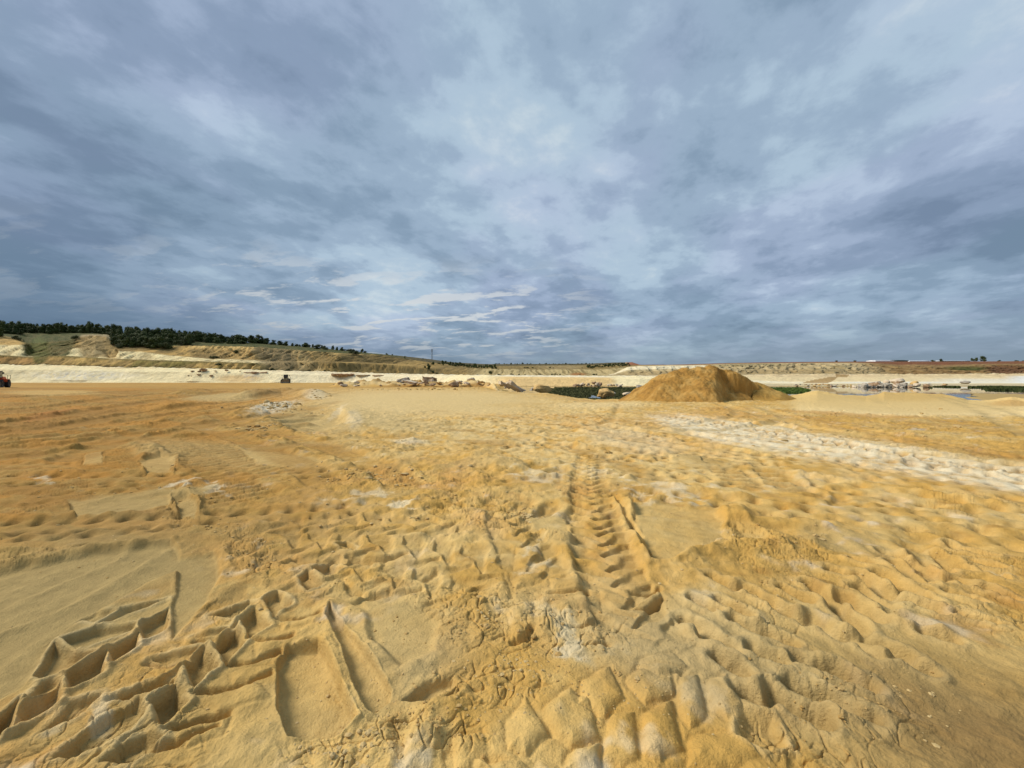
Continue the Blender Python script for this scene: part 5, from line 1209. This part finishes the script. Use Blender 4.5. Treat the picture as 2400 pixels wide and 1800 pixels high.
# ------------------------------------------------------------------ clods and crumbs on the floor
def clods():
    m, q, p = new_mat('dry_clod'); pos = q.n('ShaderNodeNewGeometry').outputs['Position']
    q.put(p.inputs['Base Color'], q.mix(q.maprange(q.noise(pos, 1.7, 3), .35, .65, 0, 1), (.42, .26, .085, 1), (.56, .41, .19, 1))); p.inputs['Roughness'].default_value = .95; p.inputs['Specular IOR Level'].default_value = .1
    bump(q, p, q.noise(pos, 60, 4), .01)
    r = np.random.default_rng(4); P = []
    zones = [(1150, 1440, 180, 70, 150, .014), (980, 1700, 140, 50, 120, .014), (800, 1770, 110, 30, 80, .014), (600, 1290, 50, 70, 60, .016), (1232, 1198, 26, 14, 55, .035), (850, 1110, 110, 16, 60, .05), (1800, 1265, 130, 22, 90, .018),
             (1100, 1500, 700, 220, 900, .008), (1700, 1350, 600, 120, 500, .010), (500, 1250, 500, 110, 350, .010), (1000, 1150, 600, 90, 500, .016), (2020, 1640, 180, 80, 120, .012), (1450, 1600, 120, 60, 40, .012), (640, 955, 60, 9, 140, .12), (740, 932, 25, 4, 40, .14), (620, 1000, 60, 6, 50, .09), (1250, 1560, 120, 40, 60, .014), (1150, 1050, 300, 60, 110, .035), (500, 1230, 60, 20, 40, .02),
             (300, 1130, 250, 50, 60, .03), (2000, 1000, 300, 50, 90, .05), (1960, 972, 240, 10, 70, .06), (1150, 900, 90, 5, 60, .3), (980, 907, 130, 3, 90, .3)]
    for (cx, cy, rx, ry, n, sz) in zones:
        for _ in range(n):
            qx, qy = r.normal(cx, rx*.6), max(r.normal(cy, ry*.6), 895); X_, Y_ = GX(qx, qy); P.append((X_, Y_, .55*sz*float(np.exp(r.normal(0, .5)))))
    P = np.array(P, np.float32); z, _ = ground_field(P[:, 0].copy(), P[:, 1].copy())
    me0 = ROCKS; V_, F_ = [], []; vcount = 0
    base = []
    for me in [rock_mesh(60+i, .7, 1.0, 1) for i in range(4)]:
        v = np.zeros(len(me.vertices)*3, np.float32); me.vertices.foreach_get('co', v); base.append((v.reshape(-1, 3), [tuple(pp.vertices) for pp in me.polygons]))
    for i, (x, y, s) in enumerate(P):
        v, f = base[i % 4]; a = r.uniform(0, 6.28); ca, sa = math.cos(a), math.sin(a); s2 = s*2
        vx = (v[:, 0]*ca-v[:, 1]*sa)*s2*r.uniform(.7, 1.3)+x; vy = (v[:, 0]*sa+v[:, 1]*ca)*s2+y; vz = v[:, 2]*s2*r.uniform(.5, .9)+z[i]-s*.35
        V_.append(np.stack([vx, vy, vz], 1)); F_ += [tuple(k+vcount for k in ff) for ff in f]; vcount += len(v)
    o = link_mesh('clods', np.concatenate(V_), F_, m, smooth=False); tag(o, 'crumbled clods of dried sand scattered over the churned ground', 'clods', kind='stuff')
clods()

# ------------------------------------------------------------------ machines
import bmesh
def bm_box(bm, c, s, rot=None, taper=None, bev=0.0):
    r = bmesh.ops.create_cube(bm, size=1.0); vs = r['verts']
    for v in vs:
        if taper and v.co.z > 0: v.co.x *= taper[0]; v.co.y *= taper[1]
        v.co = Vector((v.co.x*s[0], v.co.y*s[1], v.co.z*s[2]))
    if bev:
        es = list({e for v in vs for e in v.link_edges}); bmesh.ops.bevel(bm, geom=es, offset=bev, segments=2, affect='EDGES', profile=.6); vs = None
    return vs
def part(name, parent, mat, fn, bev=.03, smooth=False):
    bm = bmesh.new(); fn(bm)
    if bev: bmesh.ops.bevel(bm, geom=bm.edges[:], offset=bev, segments=2, affect='EDGES', clamp_overlap=True)
    me = bpy.data.meshes.new(name); bm.to_mesh(me); bm.free(); me.materials.append(mat)
    if smooth: me.polygons.foreach_set('use_smooth', [True]*len(me.polygons))
    o = bpy.data.objects.new(name, me); C.objects.link(o); o.parent = parent; return o
def boxes(*bs):
    def fn(bm):
        for b_ in bs:
            c, s = b_[0], b_[1]; ry = b_[2] if len(b_) > 2 else 0; tp = b_[3] if len(b_) > 3 else None
            vs = bmesh.ops.create_cube(bm, size=1.0)['verts']; M = Matrix.Translation(c) @ Matrix.Rotation(R(ry), 4, 'Y')
            for v in vs:
                p = Vector((v.co.x*s[0], v.co.y*s[1], v.co.z*s[2]))
                if tp and v.co.z > 0: p.x *= tp[0]; p.y *= tp[1]
                v.co = M @ p
    return fn
def prism(pts, y0, y1):
    def fn(bm):
        a = [bm.verts.new((x, y0, z)) for x, z in pts]; c = [bm.verts.new((x, y1, z)) for x, z in pts]
        n = len(pts); bm.faces.new(a); bm.faces.new(c[::-1])
        for i in range(n): bm.faces.new((a[i], c[i], c[(i+1) % n], a[(i+1) % n]))
        bmesh.ops.recalc_face_normals(bm, faces=bm.faces[:])
    return fn
def wheel_parts(parent, x, y, z, r, w, mt, mr):
    e = None
    def ty(bm):
        n = 28; prof = [(-.5, .62), (-.5, .90), (-.36, 1.0), (.36, 1.0), (.5, .90), (.5, .62)]; rings = []
        for i in range(n):
            a = i/n*2*math.pi; rings.append([bm.verts.new((math.cos(a)*p[1]*r, p[0]*w, math.sin(a)*p[1]*r)) for p in prof])
        for i in range(n):
            A, B = rings[i], rings[(i+1) % n]
            for j in range(len(prof)): bm.faces.new((A[j], A[(j+1) % 6], B[(j+1) % 6], B[j]))
        for i in range(20):                                   # lugs
            for sgn in (-1, 1):
                a = (i+.25*sgn)/20*2*math.pi; vs = bmesh.ops.create_cube(bm, size=1.0)['verts']
                M = Matrix.Rotation(-a, 4, 'Y') @ Matrix.Translation((r*1.0, sgn*w*.24, 0)) @ Matrix.Rotation(R(28*sgn), 4, 'X')
                for v in vs: v.co = M @ Vector((v.co.x*.09*r/0.8, v.co.y*w*.5, v.co.z*r*.13))
        bmesh.ops.recalc_face_normals(bm, faces=bm.faces[:])
    wh = part('wheel', parent, mt, ty, 0)
    wh.location = (x, y, z)
    def rm(bm):
        n = 20; prof = [(-.30, .0), (-.30, .30), (-.42, .34), (-.46, .60), (.46, .60), (.42, .34), (.30, .30), (.30, 0)]; rings = []
        for i in range(n):
            a = i/n*2*math.pi; rings.append([bm.verts.new((math.cos(a)*p[1]*r, p[0]*w, math.sin(a)*p[1]*r)) for p in prof])
        for i in range(n):
            A, B = rings[i], rings[(i+1) % n]
            for j in range(len(prof)-1): bm.faces.new((A[j], A[j+1], B[j+1], B[j]))
        bmesh.ops.remove_doubles(bm, verts=bm.verts[:], dist=.001); bmesh.ops.recalc_face_normals(bm, faces=bm.faces[:])
    part('rim', wh, mr, rm, 0)
M_rub = simple_mat('tyre_rubber', (.022, .020, .018), .85, bd=.01); M_glass = simple_mat('cab_glass', (.03, .035, .035), .08, var=.1)
M_dark = simple_mat('dark_steel', (.045, .038, .030), .6, .3); M_steel = simple_mat('worn_bucket_steel', (.30, .24, .16), .5, .4)
M_yel = simple_mat('dusty_olive_paint', (.26, .20, .075), .5); M_red = simple_mat('orange_red_paint', (.62, .10, .025), .45); M_lamp = simple_mat('lamp_glass', (.8, .78, .7), .2, var=.05)
def loader(loc, rz, body, label, sc=1.0):
    """articulated wheel loader, front along +x"""
    t = empty('wheel_loader', loc, rz, sc); tag(t, label, 'wheel loader')
    part('engine_hood', t, body, prism([(-3.1, 1.0), (-3.2, 1.9), (-2.9, 2.15), (-1.1, 2.3), (-1.1, 1.0)], -.75, .75), .06)
    part('rear_frame', t, body, boxes(((-1.9, 0, .95), (2.6, 1.2, .5)), ((-3.3, 0, .95), (.5, 2.3, .7))), .04)
    part('front_frame', t, body, boxes(((.9, 0, 1.05), (1.9, 1.0, .75)), ((.9, 0, 1.6), (1.0, .8, .6))), .05)
    for s in (-1, 1):
        part('fender', t, body, boxes(((-1.75, s*1.12, 1.72), (1.7, .62, .09)), ((-.87, s*1.12, 1.45), (.09, .62, .6), 18)), .02)
    cab = part('cab', t, M_dark, boxes(*[((x, y, 2.62), (.10, .10, 1.3)) for x in (-1.0, .42) for y in (-.72, .72)], ((-.29, 0, 3.32), (1.65, 1.65, .14)), ((-.29, 0, 2.02), (1.6, 1.6, .12)), ((-.95, 0, 2.35), (.08, 1.4, .6))), .025)
    part('window', cab, M_glass, boxes(((.44, 0, 2.66), (.04, 1.36, 1.12))), 0); part('window', cab, M_glass, boxes(((-1.0, 0, 2.95), (.04, 1.36, .6))), 0)
    for s in (-1, 1): part('window', cab, M_glass, boxes(((-.29, s*.73, 2.66), (1.34, .04, 1.12))), 0)
    part('mirror', t, M_dark, boxes(((.55, 1.28, 2.95), (.08, .24, .36)), ((.50, 1.0, 3.1), (.05, .55, .05))), 0); part('mirror', t, M_dark, boxes(((.55, -1.28, 2.95), (.08, .24, .36)), ((.50, -1.0, 3.1), (.05, .55, .05))), 0)
    part('exhaust', t, M_dark, boxes(((-2.1, .35, 2.6), (.14, .14, .8))), .03)
    for s in (-1, 1):
        part('lift_arm', t, body, prism([(.6, 1.75), (1.1, 2.0), (2.2, 1.5), (3.0, .55), (2.8, .38), (2.0, 1.1), (.9, 1.55)], s*.52-.08, s*.52+.08), .02)
        part('handrail', t, M_dark, boxes(((-1.2, s*1.38, 2.15), (.05, .05, .8)), ((-2.0, s*1.38, 2.5), (1.6, .05, .05)), ((-2.8, s*1.38, 2.15), (.05, .05, .8))), 0)
        part('headlight', t, M_lamp, boxes(((1.62, s*.62, 2.05), (.14, .24, .20))), .03)
    bk = [(2.75, .12), (4.0, .06), (4.05, .10), (3.0, .24), (2.85, .5), (2.95, 1.0), (3.25, 1.28), (3.15, 1.34), (2.82, 1.08), (2.68, .5)]
    bu = part('bucket', t, M_steel, prism(bk, -1.5, 1.5), 0)
    for s in (-1, 1): part('side_plate', bu, M_dark, prism([(2.75, .12), (4.0, .07), (3.75, .5), (3.25, 1.3), (2.82, 1.05), (2.70, .5)], s*1.52-.03, s*1.52+.03), 0)
    for x in (-2.15, 1.35):
        for s in (-1, 1): wheel_parts(t, x, s*1.12, .80, .80, .62, M_rub, M_dark)
    return t
def floor_at(px, py, d): x, y = at(px, d); return (x, y, HC+(HY-py)/F*d)
X_, Y_ = at(670, 178); loader((X_, Y_, gz(X_, Y_)+.05), math.atan2(-1, .62)-.12, M_yel, 'dusty dark wheel loader facing the viewer, parked below the white wall in the distance', 1.12)
X_, Y_ = at(-13, 80); loader((X_, Y_, gz(X_, Y_)), math.atan2(-.80, .62), M_red, 'orange red wheel loader with fat black tyres, cut by the left edge of the picture', 1.0)

# ------------------------------------------------------------------ mast and long buildings on the plateau
M_wht = simple_mat('white_painted_steel', (.75, .76, .76), .5, var=.06); M_mast = simple_mat('grey_galvanised_steel', (.34, .36, .38), .5, .4); M_dgr = simple_mat('dark_green_cladding', (.045, .065, .055), .6)
M_roof = simple_mat('pale_roof_sheet', (.80, .83, .85), .4, var=.05); M_bwall = simple_mat('warehouse_wall', (.55, .56, .55), .6)
def mast():
    d = 900.; x, y = at(1012.5, d); z0 = topz(843, d); H = 24.; t = empty('lattice_mast', (x, y, z0-2)); tag(t, 'tall thin grey lattice mast with antennas at its top on the far plateau', 'mast')
    H += 2
    def bar(bm, a, c_, w):
        a, c_ = Vector(a), Vector(c_); dd = c_-a; M = Matrix.Translation((a+c_)/2) @ dd.to_track_quat('Z', 'Y').to_matrix().to_4x4()
        for v in bmesh.ops.create_cube(bm, size=1.0)['verts']: v.co = M @ Vector((v.co.x*w, v.co.y*w, v.co.z*dd.length))
    def tower(bm):
        n = 10
        for i in range(4):
            sx, sy = ((-1, -1), (1, -1), (1, 1), (-1, 1))[i]; bar(bm, (sx*1.5, sy*1.5, 0), (sx*.9, sy*.9, H), .26)
        for k in range(n):
            z0_, z1_ = H*k/n, H*(k+1)/n; r0, r1 = 1.5-.6*k/n, 1.5-.6*(k+1)/n
            for i in range(4):
                a = ((-1, -1), (1, -1), (1, 1), (-1, 1)); p, q_ = a[i], a[(i+1) % 4]
                bar(bm, (p[0]*r0, p[1]*r0, z0_), (q_[0]*r1, q_[1]*r1, z1_), .13); bar(bm, (p[0]*r1, p[1]*r1, z1_), (q_[0]*r1, q_[1]*r1, z1_), .13)
    part('tower', t, M_mast, tower, 0)
    for i in range(6):
        a = i*math.pi/3; part('antenna', t, M_wht if i % 2 else M_mast, boxes(((math.cos(a)*1.9, math.sin(a)*1.9, H-1.2-2.8*(i % 2)), (.7, .7, 2.4))), .05)
    part('platform', t, M_mast, boxes(((0, 0, H-2.8), (3.6, 3.6, .25)), ((0, 0, H-5.4), (3.4, 3.4, .2))), 0)
mast()
def hall(px0, px1, ytop, ybase, d, roofm, wallm, label, depth=22., nwin=8):
    x0, x1 = (px0-CX)/F*d, (px1-CX)/F*d; z0, z1 = topz(ybase, d), topz(ytop, d); w = x1-x0; h = z1-z0
    t = empty('long_hall', ((x0+x1)/2, d, z0-1.5)); tag(t, label, 'building'); h2 = h+1.5
    part('wall', t, wallm, boxes(((0, depth/2, h2*.40), (w-.6, depth-.6, h2*.80))), 0)
    part('roof', t, roofm, prism([(0, h2*.78), (depth/2, h2), (depth, h2*.78), (depth, h2*.74), (0, h2*.74)], 0, 1) if False else (lambda bm: (lambda vs: [bm.faces.new([vs[i] for i in f]) for f in ((0, 1, 2, 3), (3, 2, 4, 5), (0, 3, 5), (1, 4, 2), (0, 5, 4, 1))])([bm.verts.new(v) for v in ((-w/2, -.3, h2*.72), (w/2, -.3, h2*.72), (w/2, depth/2, h2), (-w/2, depth/2, h2), (w/2, depth+.3, h2*.72), (-w/2, depth+.3, h2*.72))])), 0)
    for i in range(nwin): part('door', t, M_dark, boxes(((-w/2+w*(i+.5)/nwin, -.02+.3, h2*.38), (w/nwin*.4, .1, h2*.4))), 0)
hall(2052, 2101, 843.6, 847.4, 800, M_roof, M_roof, 'long white roofed hall left of the dark green hall on the right skyline', nwin=0)
hall(2101, 2131, 843.2, 848.2, 796, M_dgr, M_dgr, 'dark green box shaped hall between the two white ones on the right skyline', nwin=0)
hall(2132, 2181, 844.6, 848.2, 792, M_roof, M_roof, 'lower white hall right of the dark green hall on the right skyline', nwin=0)
hall(1354, 1364, 852.2, 854.2, 1010, M_roof, M_roof, 'tiny white building alone on the middle skyline left of the rusty hill', depth=10, nwin=0)
hall(2208, 2275, 844.8, 847.6, 790, M_roof, M_dgr, 'long low dark hall with thin pale roof behind the trees on the right skyline', nwin=0)
